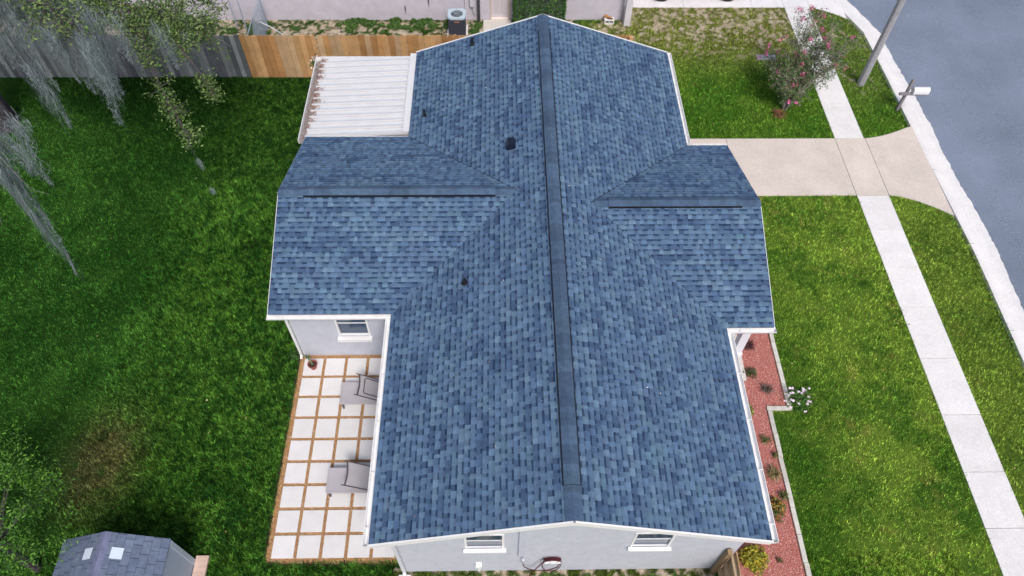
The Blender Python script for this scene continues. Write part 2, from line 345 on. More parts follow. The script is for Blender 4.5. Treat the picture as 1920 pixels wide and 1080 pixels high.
# ridge caps
def capcol(): return (np.array(PAL[NR.choice(len(PAL),p=PW)])*.45+np.array((.078,.130,.222))*.55)*R.uniform(.66,.90)
def cap(mb,a,b_,hw,z,axis,e=.13):
    a=Vector(a); b_=Vector(b_); d=(b_-a); Ln=d.length; d.normalize(); side=Vector((1,0,0)) if axis=='y' else Vector((0,1,0))
    n=int(Ln/e); run=0; c=capcol()
    for i in range(n+1):
        p0=a+d*(i*e); p1=a+d*min((i+1)*e,Ln)
        if run<=0: c=capcol(); run=R.choice([1,1,2,3])
        run-=1; q=[]
        for p,zz in ((p0,z+.005),(p1,z+.003)):
            for t in (-1,-.5,0,.5,1): q.append(tuple(p+side*hw*t+Vector((0,0,zz-hw*S*abs(t)*.92+.012*(1-t*t)))))
        mb.add(q,[(j,j+1,j+6,j+5) for j in range(4)],c*R.uniform(.95,1.05)); mb.add([q[j] for j in (0,1,2,3,4)]+[(v[0],v[1],v[2]-.012) for v in q[:5]],[(j,j+1,j+6,j+5) for j in range(4)],c*.7)
def vent(name,a,b_,axis):
    v=MB(); side=Vector((1,0,0)) if axis=='y' else Vector((0,1,0)); hw=.152
    cap(v,a,b_,hw,.052,axis); o=v.build(name,M_shing,roof)
    for t in (-1,1):
        k=MB(); p=Vector(a)+side*(hw+.009)*t; q=Vector(b_)+side*(hw+.009)*t
        k.beam(p+Vector((0,0,-hw*S+.026)),q+Vector((0,0,-hw*S+.026)),.030,.036,(1,1,1)); k.build('vent_slot',M_black,o)
    for e_,sg in ((a,-1),(b_,1)):
        k=MB(); dd=(Vector(b_)-Vector(a)).normalized()*sg*.004
        k.add([tuple(Vector(e_)+dd+side*hw*t+Vector((0,0,h_))) for t,h_ in ((-1,.0-hw*S),(1,.0-hw*S),(1,.048-hw*S),(0,.06),(-1,.048-hw*S))],[(0,1,2,3,4)],(1,1,1)); k.build('vent_end',M_black,o)
for a_ in (((0,0,HR),(0,.72,HR),.16,.026,'y'),((0,14.30,HR),(0,L,HR),.16,.026,'y'),((-WL,LM,LZ),(-6.10,LM,LZ),.15,.028,'x'),((-1.45,LM,LZ),(-.98,LM,LZ),.15,.028,'x'),((WR,RM,RZ),(4.58,RM,RZ),.15,.028,'x'),((1.36,RM,RZ),(1.0,RM,RZ),.15,.028,'x')):
    c_=MB(); cap(c_,*a_); c_.build('ridge_cap',M_shing,roof)
vent('ridge_vent',(0,.66,HR),(0,14.35,HR),'y'); vent('ridge_vent',(-6.12,LM,LZ),(-1.42,LM,LZ),'x'); vent('ridge_vent',(1.35,RM,RZ),(4.61,RM,RZ),'x')
# vent pipes and box vent
def zl(x): return HR+S*x if x<0 else HR-S*x
for x,y,h,r in ((-2.11,14.6,.24,.045),(-3.44,11.97,.22,.038),(-2.13,5.76,.13,.05)):
    q=MB(); q.tube([(x,y,zl(x)-.03),(x,y,zl(x)+h)],[r,r],12); q.lathe((x,y,zl(x)+.01),[(r*1.7,.0),(r*1.3,.05),(r*1.02,.08)],12); q.build('vent_pipe',M_black,roof)
q=MB(); x0,y0=-1.08,9.72; z0=zl(x0)
prof=[(0,.03),(0,.20),(.05,.26),(.15,.285),(.25,.26),(.30,.20),(.30,.03)]
q.prism([(x0-.05+p*.82,z0+h*.8) for p,h in prof],y0,y0+.26,1); q.build('exhaust_vent',mat('vent_black',(.01,.014,.03),rough=.22,spec=.5),roof)
# rake boards, fascia
def rake(p,q): fb=MB(); fb.beam(Vector(p)+Vector((0,0,-.055)),Vector(q)+Vector((0,0,-.055)),.035,.15,(1,1,1)); fb.build('fascia',M_white,house)
rake((-A-.0,-.018,HE),(0.0,-.018,HR)); fb=MB(); fb.prism([(-.05,HR-.145),(.05,HR-.145),(.05,HR+.008),(0,HR+.024),(-.05,HR+.008)],-.039,-.0355,1); fb.build('fascia',M_white,house); rake((B,-.018,HB),(-.003,-.018,HR)); rake((-A,L+.018,HE),(0,L+.018,HR)); rake((B,L+.018,HB),(0,L+.018,HR))
for x,y0,y1,h0,h1,ds in ((-WL,LY0,LY1,HE,LZ,-1),(WR,RY0,RY1,HB,RZ,1)):
    rake((x+.0*ds,y0,h0-.03),(x+.0*ds,LM if ds<0 else RM,h1-.03)); rake((x,y1,h0-.03),(x,LM if ds<0 else RM,h1-.03))
# gutters : open troughs with hangers
def gutter(a,b_,out,wd=.115):
    a=Vector(a); b_=Vector(b_); d=(b_-a).normalized(); o=Vector(out); g=MB(); z=Vector((0,0,1))
    pr=[(0,.0),(0,-.10),(wd*.7,-.10),(wd,-.02),(wd,.0),(wd-.012,.0),(wd-.014,-.02),(wd*.68,-.088),(.010,-.088),(.010,0)]
    n=len(pr); v=[tuple(a+o*p+z*h) for p,h in pr]+[tuple(b_+o*p+z*h) for p,h in pr]
    g.add(v,[(i,(i+1)%n,n+(i+1)%n,n+i) for i in range(n)],(1,1,1))
    for e_ in (a,b_):
        poly=[tuple(e_+o*p+z*h+d*.0) for p,h in ((0,0),(0,-.1),(wd*.7,-.1),(wd,-.02),(wd,0))]; g.add(poly,[(0,1,2,3,4)],(1,1,1))
    Ln=(b_-a).length; t=.35
    while t<Ln-.1: g.beam(a+d*t+z*-.008,a+d*t+o*wd+z*-.008,.022,.006,(1,1,1)); t+=1.12
    return g.build('gutter',M_gut,house)
zz=.012
gutter((-A-.01,-.02,HE+zz-.02),(-A-.01,LY0-.12,HE+zz-.02),(-1,0,0)); gutter((-WL-.02,LY0-.01,HE+zz-.02),(-A-.0,LY0-.01,HE+zz-.02),(0,-1,0))
gutter((B+.01,-.02,HB+zz-.02),(B+.01,RY0-.13,HB+zz-.02),(1,0,0),.125); gutter((B+.0,RY0-.01,HB+zz-.02),(WR+.03,RY0-.01,HB+zz-.02),(0,-1,0),.125)
gutter((B+.01,RY1+.12,HB+zz-.02),(B+.01,L+.02,HB+zz-.02),(1,0,0)); gutter((B+.13,RY1+.01,HB+zz-.02),(WR+.02,RY1+.01,HB+zz-.02),(0,1,0),.09)
# walls
wb=MB(); yw=.14; xl,xr=-3.5,3.58; yf=14.9
def wallpoly(poly,y0,y1): wb.prism(poly,y0,y1,1)
def gz(x): return HR-S*abs(x)-.11
def gable_with_windows(y0,y1,holes):
    xs=[xl]+[v for h in holes for v in (h[0],h[1])]+[0,xr]; xs=sorted(xs)
    for i in range(len(xs)-1):
        a_,c__=xs[i],xs[i+1]; hh=[h for h in holes if h[0]<=a_+1e-6 and h[1]>=c__-1e-6]
        if hh:
            h=hh[0]; wallpoly([(a_,-.15),(c__,-.15),(c__,h[2]),(a_,h[2])],y0,y1); wallpoly([(a_,h[3]),(c__,h[3]),(c__,gz(c__)),(a_,gz(a_))],y0,y1)
        else: wallpoly([(a_,-.15),(c__,-.15),(c__,gz(c__)),(a_,gz(a_))],y0,y1)
W1=(-2.04,-1.25,1.78,2.66); W2=(1.30,2.10,1.78,2.66)
gable_with_windows(yw,yw+.18,[W1,W2]); gable_with_windows(yf-.18,yf,[])
wb.box((xl,yw+.18,-.15),(xl+.18,5.68,HE-.02)); wb.box((xl,LY1-.4,-.15),(xl+.18,yf-.18,HE-.02))
wb.box((xr-.18,yw+.18,-.15),(xr,yf-.18,HB-.02))
W3=(-5.40,-4.60,.99,2.0); xw=-6.52; yl=5.68; yr=LY1-.35
for a_,c__ in ((xw,W3[0]),(W3[1],xl)): wb.box((a_,yl,-.15),(c__,yl+.18,HE+.02))
wb.box((W3[0],yl,-.15),(W3[1],yl+.18,W3[2])); wb.box((W3[0],yl,W3[3]),(W3[1],yl+.18,HE+.02))
wb.prism([(yl+.18,-.15),(yr-.18,-.15),(yr-.18,HE+.05),(LM,LZ-.12),(yl+.18,HE+.05)],xw,xw+.18,0); wb.box((xw,yr-.18,-.15),(xl,yr,HE+.02))
wb.prism([(RY0+.2,HB-.05),(RY1-.2,HB-.05),(RM,RZ-.12)],WR-.16,WR-.06,0)
wb.box((-.96,yw-.045,1.24),(-.82,yw,3.42),(.97,.97,.99)); wb.box((-2.2,yw-.004,-.15),(-2.19,yw,.01))
wb.build('wall',M_stucco,house)
# windows
def window(x0,x1,z0,z1,y,sd,st,rc=.06):
    f=MB(); t=.045; yg=y+rc; dp=rc*.25
    f.box((x0,y-.012,z0),(x0+t,yg+.02,z1)); f.box((x1-t,y-.012,z0),(x1,yg+.02,z1)); f.box((x0+t,y-.012,z1-t),(x1-t,yg+.02,z1)); f.box((x0+t,y+dp,z0),(x1-t,yg+.02,z0+.025))
    zm=z0+(z1-z0)*.52; f.box((x0+t,yg-.018,zm-.018),(x1-t,yg+.015,zm+.018))
    w_=f.build('window',M_white,house)
    s_=MB(); s_.box((x0-.04,y-sd,z0-st),(x1+.04,y-.0125,z0-.002)); s_.build('sill',M_white,w_,bevel=.008)
    g_=MB(); g_.box((x0+t,yg+.002,z0+.025),(x1-t,yg+.012,zm-.018)); g_.box((x0+t,yg-.010,zm+.018),(x1-t,yg+.0,z1-t)); g_.build('pane',M_glass,w_)
window(*W1,yw,.095,.075,.02); window(*W2,yw,.095,.075,.02); window(*W3,yl,.12,.13)
# garage door facing the driveway, porch column and slab
q=MB();
for k in range(4): q.box((xr+.004,11.5,.02+k*.52),(xr+.035,13.7,.02+k*.52+.505))
q.build('garage_door',M_white,house)
q=MB(); q.box((xr+.003,4.82,-.05),(5.08,RY1-.1,.10),(.86,.83,.80)); q.build('porch_floor',M_conc,house,bevel=.01)
for y in (5.64,10.2): 
    q=MB(); q.box((4.83,y-.1,.10),(5.05,y+.1,HB-.02)); q.box((4.80,y-.13,.10),(5.08,y+.13,.2)); q.build('porch_column',mat('column_white',(.72,.75,.84),rough=.6),house,bevel=.008)
q=MB(); q.beam((4.94,RY0+.1,HB-.12),(4.94,RY1-.1,HB-.12),.16,.2); q.build('porch_beam',M_white,house)
# near wall fittings
def P(name,m,f,par=None,**k):
    q=MB(); f(q); return q.build(name,m,par or house,**k)
DW=mat('downspout_grey',(.62,.64,.70),rough=.5)
def ds(q):
    q.beam((-3.44,yw-.05,HE-.1),(-3.44,yw-.05,.16),.075,.055); q.beam((-3.44,yw-.04,.18),(-3.44,yw-.18,.09),.075,.055); q.beam((-A+.0-.06,yw-.05,HE-.10),(-3.44,yw-.05,HE-.16),.06,.06)
P('downspout',DW,ds)
def ds2(q): q.beam((xw-.04,yl-.03,HE-.05),(xw-.04,yl-.03,.05),.06,.05); q.beam((xw-.04,yl-.03,.1),(xw-.04,yl-.12,.04),.06,.05)
P('downspout',M_gut,ds2)
def dv(q): q.box((-1.86,yw-.09,.56),(-1.74,yw-.002,.68)); q.box((-1.83,yw-.05,.15),(-1.77,yw-.002,.56),(.75,.75,.78)); q.box((-1.78,yw-.093,.62),(-1.76,yw-.0905,.64),(.02,.02,.02))
P('outlet_box',M_plain,dv,bevel=.006)
def sp(q):
    q.tube([(-.86,yw,1.02),(-.86,yw-.08,1.02),(-.86,yw-.10,.92)],.016,8,(.7,.72,.78)); q.tube([(-.86,yw-.06,1.02),(-.86,yw-.06,1.10)],.01,6,(.7,.72,.78)); q.lathe((-.86,yw-.06,1.09),[(0,0),(.035,.005),(.035,.015),(0,.02)],10,(.75,.8,.9))
P('spigot',M_metal,sp)
# hose and holder
HC=(.085,.014,.02)
hose=thing('garden_hose','dark red garden hose looped over a white wall holder by the tap','hose',(-.25,0,0))
q=MB(); hx=-.24
q.box((hx-.17,yw-.13,.98),(hx+.17,yw-.002,1.06)); q.box((hx-.17,yw-.15,1.06),(hx-.11,yw-.09,1.12)); q.box((hx-.05,yw-.15,1.06),(hx+.05,yw-.09,1.13)); q.box((hx+.11,yw-.15,1.06),(hx+.17,yw-.09,1.12)); q.build('holder',M_white,hose,bevel=.01)
q=MB()
def arc(cx,z0,rx,rz,a0,a1,y,n=24): return [(cx+rx*math.cos(math.radians(a0+(a1-a0)*i/n)),y,z0+rz*math.sin(math.radians(a0+(a1-a0)*i/n))) for i in range(n+1)]
for k in range(5): q.tube(arc(hx,1.03,.185,.10+.018*k,170,10,yw-.035-.02*k),.011,7,HC)
q.tube([(hx+.185,yw-.08,1.03),(hx+.20,yw-.07,.75)]+arc(hx,.62,.195,.42,0,-180,yw-.07,20)+[(hx-.20,yw-.08,.8),(hx-.185,yw-.09,1.03)],.0105,7,HC)
q.tube([(-.86,yw-.10,.93),(-.83,yw-.11,.74),(-.72,yw-.12,.55),(-.52,yw-.13,.47),(-.3,yw-.14,.55),(-.12,yw-.15,.8),(-.08,yw-.12,1.02)],.011,7,HC)
q.tube([(hx-.19,yw-.10,1.05),(-.55,yw-.13,.72),(-.68,yw-.15,.30),(-.74,yw-.2,.03),(-.9,yw-.35,.02),(-1.1,yw-.8,.015),(-1.0,yw-1.3,.015)],.011,7,HC)
q.build('hose',mat('hose_rubber',rough=.4),hose,smooth=True)
# splash block
q=MB(); q.box((-3.58,-.30,-.01),(-3.31,.06,.03),(.8,.8,.82)); q.box((-3.58,-.30,.03),(-3.55,.06,.07)); q.box((-3.34,-.30,.03),(-3.31,.06,.07)); q.box((-3.55,.03,.03),(-3.34,.06,.07))
tag(q.build('splash_block',M_conc,bevel=.006),'pale concrete splash block under the corner downspout','splash block')
# ---------------------------------------------------------------- patio cover
X0,X1,Y0,Y1=-6.85,-3.90,11.50,15.02
def pz(x): return 2.32+(x-X0)/(X1-X0)*.14
pc=MB()
npan=13; pt=(Y1-Y0)/npan
for i in range(npan):
    ya=Y0+i*pt; prof=[(0,-.04),(.0,.040),(.010,.042),(.135,.004),(pt*.8,.003),(pt-.030,.002),(pt-.030,-.04),(pt,-.04)]
    for (p0,h0),(p1,h1) in zip(prof[:-1],prof[1:]):
        pc.add([(X0,ya+p0,pz(X0)+h0),(X1,ya+p0,pz(X1)+h0),(X1,ya+p1,pz(X1)+h1),(X0,ya+p1,pz(X0)+h1)],[(0,3,2,1)],(1,1,1))
pc.box((X0,Y0,pz(X0)-.06),(X1,Y1,pz(X0)-.05))
pco=pc.build('patio_cover',M_panel,house)
q=MB(); q.box((X1-.16,Y0,pz(X1)+.058),(X1+.06,Y1,pz(X1)+.068)); q.build('flashing',M_panel,pco)
q=MB(); q.box((X0-.02,Y1,pz(X0)-.08),(X1,Y1+.03,pz(X0)+.075)); q.build('edge_trim',M_panel,pco)
q=MB(); q.box((X0+.02,Y0-.04,pz(X0)-.08),(X1,Y0-.005,pz(X0)+.05)); q.build('edge_trim',M_panel,pco)
q=MB(); o=-.15; xg=X0-.01
q.box((xg+o,Y0-.15,pz(X0)-.10),(xg,Y1+.03,pz(X0)-.085),(.35,.33,.33)); q.box((xg+o-.02,Y0-.15,pz(X0)-.10),(xg+o,Y1+.03,pz(X0)+.045)); q.box((xg+o,Y1+.01,pz(X0)-.085),(xg,Y1+.03,pz(X0)+.04)); q.build('gutter',M_white,pco)
for y in (Y0+.25,Y0+1.8,Y1-.1): q=MB(); q.box((X0+.05,y-.05,0),(X0+.13,y+.05,pz(X0)-.06)); q.build('patio_post',M_white,pco)
def scatter(mb,pts,size,cols,flat=.6,thick=1.0):
    """small leaf/chip quads with random orientation"""
    n=len(pts); pts=np.asarray(pts,float); s=NR.uniform(.6,1.3,n)[:,None]*size
    a=NR.normal(size=(n,3)); a[:,2]*=(1-flat); a/=np.linalg.norm(a,axis=1)[:,None]
    b_=NR.normal(size=(n,3)); b_[:,2]*=(1-flat); b_-=a*(a*b_).sum(1)[:,None]; b_/=np.linalg.norm(b_,axis=1)[:,None]
    w_=s*.42*thick
    V=np.stack([pts-a*s,pts-b_*w_,pts+a*s,pts+b_*w_],1).reshape(-1,3); F=np.arange(4*n).reshape(-1,4)
    cols=np.asarray(cols,float); cc=cols[NR.integers(0,len(cols),n)]*NR.uniform(.65,1.35,n)[:,None]
    mb.add(V,F,np.clip(cc,0,1))
q=MB(); pts=[]
for i in range(npan):
    ya=Y0+i*pt; am=R.uniform(.35,1) if i not in (0,) else .2; n=int(115*am*(1.5 if i in (4,5,6,11) else .8))
    d=np.abs(NR.normal(size=n))*.11*am*(1.6 if i in (4,5) else 1); yy=NR.uniform(ya+.05,ya+pt-.03,n)
    pts+=[(X0+a_,b_,pz(X0)+.02+.02*R.random()) for a_,b_ in zip(d,yy)]
pts+=[(xg-R.uniform(.01,.14),R.uniform(Y0-.1,Y1),pz(X0)-.06+R.uniform(0,.05)) for _ in range(350)]
scatter(q,pts,.022,[(.23,.10,.07),(.33,.16,.10),(.16,.08,.07),(.30,.22,.18)],flat=.7)
tag(q.build('leaf_litter',M_leaf),'brown fallen leaves along the gutter edge of the white patio cover','leaf litter',kind='stuff')
q=MB(); pts=[]
for _ in range(70):
    x=R.uniform(-3.7,3.8); y=R.uniform(.1,14.9); pts.append((x,y,zl(x)+.025))
scatter(q,pts,.016,[(.75,.73,.68),(.35,.25,.15),(.10,.08,.06)],flat=.9,thick=1.4); tag(q.build('roof_debris',M_leaf),'tiny scattered leaf scraps lying on the blue shingle roof','leaf scraps',kind='stuff')
q=MB(); pts=[]
for _ in range(90):
    x=R.uniform(4,12.4) if R.random()<.6 else R.uniform(-13,-4); y=R.uniform(0,20); 
    if lawn_ok(np.array([x]),np.array([y]))[0] or R.random()<.12: pts.append((x,y,.05))
scatter(q,pts,.030,[(.36,.30,.12),(.30,.25,.12),(.42,.38,.20)],flat=.8,thick=1.2); tag(q.build('fallen_leaves',M_leaf),'dry fallen leaves sprinkled over the lawns and paving','leaf litter',kind='stuff')
# ---------------------------------------------------------------- patio of pavers
q=MB(); q.add([(-6.56,.36,.006),(-3.52,.36,.006),(-3.52,5.68,.006),(-6.56,5.68,.006)],[(0,1,2,3)],(.5,.32,.16)); 
poly=[(-6.60,.50),(-6.56,.38),(-6.46,.32),(-3.5,.32),(-3.5,5.68),(-6.60,5.68)]
gr=mat('gravel_bed',(.42,.24,.11),rough=.9,ns=60,na=.5,ns2=140,na2=.4,bump=1,bs=90)
q=MB(); q.prism(poly,-.05,.004,2); tag(q.build('patio',gr),kind='structure')
q=MB(); n=30000; x=NR.uniform(-6.58,-3.5,n); y=NR.uniform(.34,5.68,n)
u=(x+6.47)%.567; v=(y-.45)%.5775; k=((u>.495)|(v>.50)|(x<-6.47)|(y<.45)|(y>5.58))
pts=np.stack([x[k],y[k],np.full(k.sum(),.012)+NR.uniform(0,.008,k.sum())],1)
scatter(q,pts,.011,[(.50,.30,.13),(.62,.42,.25),(.36,.17,.08),(.70,.58,.45),(.28,.16,.10),(.55,.25,.10)],flat=.75,thick=2)
tag(q.build('gravel',M_matte),'orange brown pea gravel between the square white pavers','gravel',kind='stuff')
q=MB()
for i in range(5):
    for j in range(9):
        x=-6.47+.567*i; y=.45+.5775*j; x1=min(x+.492,-3.52); c=R.uniform(.95,1.03)
        q.box((x,y,-.02),(x1,y+.502,.028+R.uniform(0,.003)),(c,c*.995,c*.99))
tag(q.build('patio_pavers',mat('paver',(.68,.675,.69),rough=.85,ns=3,na=.04,ns2=70,na2=.04,bump=.2,bs=90),bevel=.006),kind='structure')
q=MB(); pe=[(-3.45,.30,.015),(-4.1,.29,.02),(-4.6,.31,.015),(-5.3,.30,.02),(-6.0,.31,.015),(-6.5,.33,.02),(-6.62,.42,.02),(-6.63,1.5,.02),(-6.625,3,.018),(-6.63,4.4,.02),(-6.62,5.6,.02)]
q.tube(pe,.013,6,(.05,.035,.03)); tag(q.build('patio_edging',M_matte),'thin dark edging strip round the paver patio','edging')
# ---------------------------------------------------------------- loungers
M_sling=mat('sling_fabric',(.42,.40,.44),rough=.85,ns=60,na=.06,ns2=4,na2=.05)
M_frame=mat('lounger_frame',(.09,.08,.09),rough=.5)
def lounger(x0,yc,label,bend,pocket):
    t=thing('sun_lounger',label,'sun lounger',(x0,yc,0.03),'grey sun loungers on the paver patio')
    z=.33; hw=.285; xb=x0+.62; x1=x0+1.75
    q=MB(); n=8
    for i in range(n):
        u0=i/n; u1=(i+1)/n; f=lambda u:z-.018*math.sin(math.pi*u)
        q.add([(x0,yc-hw,f(u0)*0+z),(x0,yc-hw,z),(x1,yc-hw,z)],[(0,1,2)],(1,1,1)) if 0 else None
        ya=yc-hw+2*hw*u0; yb=yc-hw+2*hw*u1
        q.add([(x0,ya,f(u0)),(x0+1.15,ya,f(u0)),(x0+1.15,yb,f(u1)),(x0,yb,f(u1))],[(0,1,2,3)],(1,1,1))
    q.build('seat',M_sling,t,smooth=True)
    q=MB()
    for s in (-1,1): q.beam((x0,yc+s*hw,z-.02),(x1,yc+s*hw,z-.02),.03,.055)
    q.beam((x0,yc-hw,z-.02),(x0,yc+hw,z-.02),.03,.05); q.beam((x1,yc-hw,z-.02),(x1,yc+hw,z-.02),.03,.05); q.build('frame',M_sling,t)
    for xx in (x0+.06,x1-.15):
        for s in (-1,1): q=MB(); q.beam((xx,yc+s*(hw-.01),z-.03),(xx-.015,yc+s*(hw-.01),.03),.035,.045); q.build('leg',M_frame,t)
    # back rest hinged at x1-.6, its top edge leaning toward the foot end as seen in the photo
    xh=x0+1.12; xt=x0+.50; zt=z+.43; q=MB(); m=6
    P0=Vector((xh,0,z+.02)); P1=Vector((xt,0,zt)); sag=.03
    for i in range(m):
        for j in range(6):
            vs=[]
            for a_,b_ in ((i,j),(i+1,j),(i+1,j+1),(i,j+1)):
                u=a_/m; v=b_/6; p=P0.lerp(P1,u); yy=yc-hw+.01+(2*hw-.02)*v; xx=p.x-bend*math.sin(math.pi*v)*(-1)*u; vs.append((xx,yy,p.z-sag*math.sin(math.pi*v)*.6))
            q.add(vs,[(0,1,2,3)],(1,1,1))
    bk=q.build('backrest',M_sling,t,smooth=True)
    q=MB(); top=[(xt+bend*math.sin(math.pi*v/8),yc-hw+.01+(2*hw-.02)*v/8,zt-sag*math.sin(math.pi*v/8)*.6+.004) for v in range(9)]
    q.tube(top,.018,6)
    for s in (-1,1):
        q.tube([(xt-.07,yc+s*hw,zt+.05),(xt,yc+s*hw,zt),(xh,yc+s*hw,z+.02)],.014,6)
    q.build('back_frame',M_frame,bk)
    if pocket:
        q=MB(); a=P0.lerp(P1,.78); b2=P0.lerp(P1,.05)
        q.tube([(b2.x,yc-hw*.72,b2.z+.03),(a.x+.02,yc-hw*.74,a.z+.03),(a.x-.005,yc-hw*.6,a.z+.035),(a.x-.005,yc+hw*.6,a.z+.035),(a.x+.02,yc+hw*.74,a.z+.03),(b2.x,yc+hw*.72,b2.z+.03)],.011,6); q.build('support_bar',M_frame,bk)
    return t
lounger(-5.32,4.40,'grey sling sun lounger farther up the patio with a bent support bar showing',.02,True)
lounger(-5.36,2.13,'grey sling sun lounger lower on the patio with plain curved backrest',.03,False)
# plant pot
t=thing('potted_plant','terracotta pot with one green stem on the corner paver by the wing wall','potted plant',(-6.20,5.30,.03))
q=MB(); q.lathe((-6.20,5.30,.03),[(0,0),(.075,0),(.105,.17),(.125,.17),(.13,.20),(.112,.20),(.10,.155),(0,.15)],20,(.30,.10,.07)); q.build('pot',M_matte,t,smooth=False)
q=MB(); q.lathe((-6.20,5.30,.03),[(.098,.16),(0,.165)],16,(.05,.03,.025)); q.build('soil',M_matte,t)
q=MB(); q.tube([(-6.20,5.30,.18),(-6.23,5.33,.36),(-6.29,5.38,.50)],[.02,.024,.016],7,(.16,.24,.12)); scatter(q,[(-6.29+R.uniform(-.05,.05),5.38+R.uniform(-.05,.05),.46+R.uniform(-.04,.06)) for _ in range(16)],.045,[(.07,.12,.06)]); q.build('stem',M_leaf,t)
# ---------------------------------------------------------------- mulch bed, edging
q=MB(); q.prism([(3.5,-6),(5.44,-6),(5.44,4.02),(5.97,4.02),(5.97,10.4),(3.5,10.4)],-.1,.0,2,(1,1,1))
tag(q.build('mulch_bed',mat('mulch_base',(.44,.16,.14),rough=.95,ns=35,na=.45,ns2=110,na2=.4,bump=1,bs=70)),kind='structure')
q=MB(); n=34000; x=NR.uniform(3.55,5.95,n); y=NR.uniform(-3.5,7,n); k=(x<bedx(y)-.02)&~rect_in(x,y,(3.5,5.1,4.8,8))
pts=np.stack([x[k],y[k],NR.uniform(.003,.03,k.sum())],1); scatter(q,pts,.018,[(.64,.24,.21),(.76,.37,.33),(.50,.14,.13),(.82,.54,.48),(.32,.09,.08),(.74,.60,.52)],flat=.8,thick=.6)
tag(q.build('mulch',M_matte),'red wood chip mulch in the bed along the front wall','mulch',kind='stuff')
q=MB()
def edge_run(a,b_,n0=.62):
    a=Vector(a); b_=Vector(b_); Ln=(b_-a).length; d=(b_-a)/Ln; k=max(1,round(Ln/n0))
    for i in range(k):
        c=R.uniform(.86,1.02); jx=R.uniform(-.006,.006); q.beam(a+d*(i*Ln/k+.004)+Vector((jx,0,0)),a+d*((i+1)*Ln/k-.004)+Vector((jx+R.uniform(-.008,.008),0,0)),.11,.12,(c,c,c*.97))
edge_run((5.50,-6,.0),(5.50,3.96,.0)); edge_run((5.445,4.02,.0),(6.09,4.02,.0)); edge_run((6.035,4.08,.0),(6.05,10.4,.0))
tag(q.build('bed_edging',mat('edging_concrete',(.58,.57,.55),rough=.9,ns=8,na=.12,ns2=50,na2=.1,bump=.4),bevel=.008),'pale concrete edging between the red mulch and the front lawn','edging')
# ---------------------------------------------------------------- plants
GREEN=[(.07,.15,.03),(.11,.22,.04),(.05,.10,.025)]
def ball_pts(c,r,n,bias=.6,lump=.25):
    u=NR.normal(size=(n,3)); u/=np.linalg.norm(u,axis=1)[:,None]; u[:,2]=np.abs(u[:,2])*1.0-.15
    ph=np.arctan2(u[:,1],u[:,0]); l=1+lump*np.sin(3*ph+c[0]*7)*np.cos(4*u[:,2]+c[1])
    rr=(NR.random(n)**(1-bias))*l
    return np.stack([c[0]+u[:,0]*rr*r[0],c[1]+u[:,1]*rr*r[1],c[2]+np.maximum(u[:,2]*rr,-.1)*r[2]],1)
def shrub(name,label,cat,c,r,n,leaf,cols,stems=5,stemc=(.13,.10,.07),flower=None,group=None,lump=.25):
    t=thing(name,label,cat,(c[0],c[1],0),group)
    q=MB()
    for k in range(stems):
        a=2*math.pi*k/stems+R.random(); e=(c[0]+math.cos(a)*r[0]*.6,c[1]+math.sin(a)*r[1]*.6,c[2]+r[2]*R.uniform(.5,.8))
        q.tube([(c[0]+math.cos(a)*.02,c[1]+math.sin(a)*.02,-.01),((c[0]*.55+e[0]*.45),(c[1]*.55+e[1]*.45),e[2]*.55),e],[.012,.009,.004],5,stemc)
    q.build('stem',M_bark if 0 else M_matte,t)
    q=MB(); scatter(q,ball_pts(c,r,n,lump=lump),leaf,cols,flat=.35,thick=1.1); q.build('foliage',M_leaf,t)
    if flower:
        nf,fs,fc=flower; q=MB(); p=ball_pts(c,(r[0]*1.08,r[1]*1.08,r[2]*1.08),nf,bias=.97,lump=lump); 
        for d in range(5):
            a=2*math.pi*d/5; pp=p+np.array([math.cos(a)*fs*.6,math.sin(a)*fs*.6,.03]); scatter(q,pp,fs*.62,[fc],flat=.92,thick=1.8)
        q.build('flowers',M_leaf,t)
    return t
shrub('shrub','round yellow green shrub in the mulch beside the wooden fence gate','shrub',(4.32,.30,.10),(.34,.31,.38),900,.042,[(.30,.30,.03),(.42,.40,.04),(.16,.20,.03),(.36,.28,.03)])
shrub('croton_plant','orange and green leafed plant by the near end of the gutter','plant',(5.10,1.42,.08),(.20,.30,.26),260,.05,[(.33,.16,.04),(.14,.17,.04),(.30,.24,.05),(.08,.12,.04)])
shrub('flowering_plant','low plant with white flowers on the corner of the bed edging','plant',(6.28,4.22,.08),(.36,.36,.30),420,.035,[(.05,.13,.03),(.09,.20,.04)],flower=(24,.036,(.78,.66,.80)))
shrub('small_shrub','small dark green shrub beside the porch slab in red mulch','shrub',(5.22,5.02,.05),(.19,.18,.22),260,.03,[(.05,.09,.03),(.09,.13,.04),(.12,.10,.06)])
shrub('small_shrub','small yellow green shrub tight against the front gutter','shrub',(4.93,3.95,.05),(.13,.26,.3),220,.04,[(.20,.25,.04),(.10,.16,.03)])
def tuft(label,c,r,n,cols,name='ornamental_grass'):
    q=MB()
    for k in range(n):
        a=R.uniform(0,6.28); l=r*R.uniform(.5,1.1); h=R.uniform(.05,.2); x,y=c[0]+R.uniform(-.04,.04),c[1]+R.uniform(-.04,.04); col=np.array(R.choice(cols))*R.uniform(.7,1.3)
        e=(x+math.cos(a)*l,y+math.sin(a)*l,h*.6); m=(x+math.cos(a)*l*.5,y+math.sin(a)*l*.5,h); w_=.006; px,py=-math.sin(a)*w_,math.cos(a)*w_
        q.add([(x-px,y-py,0),(x+px,y+py,0),(m[0]+px,m[1]+py,m[2]),(m[0]-px,m[1]-py,m[2]),(e[0],e[1],e[2])],[(0,1,2,3)],col); q.add([(m[0]-px,m[1]-py,m[2]),(m[0]+px,m[1]+py,m[2]),e],[(0,1,2)],col)
    return tag(q.build(name,M_grass),label,'plant')
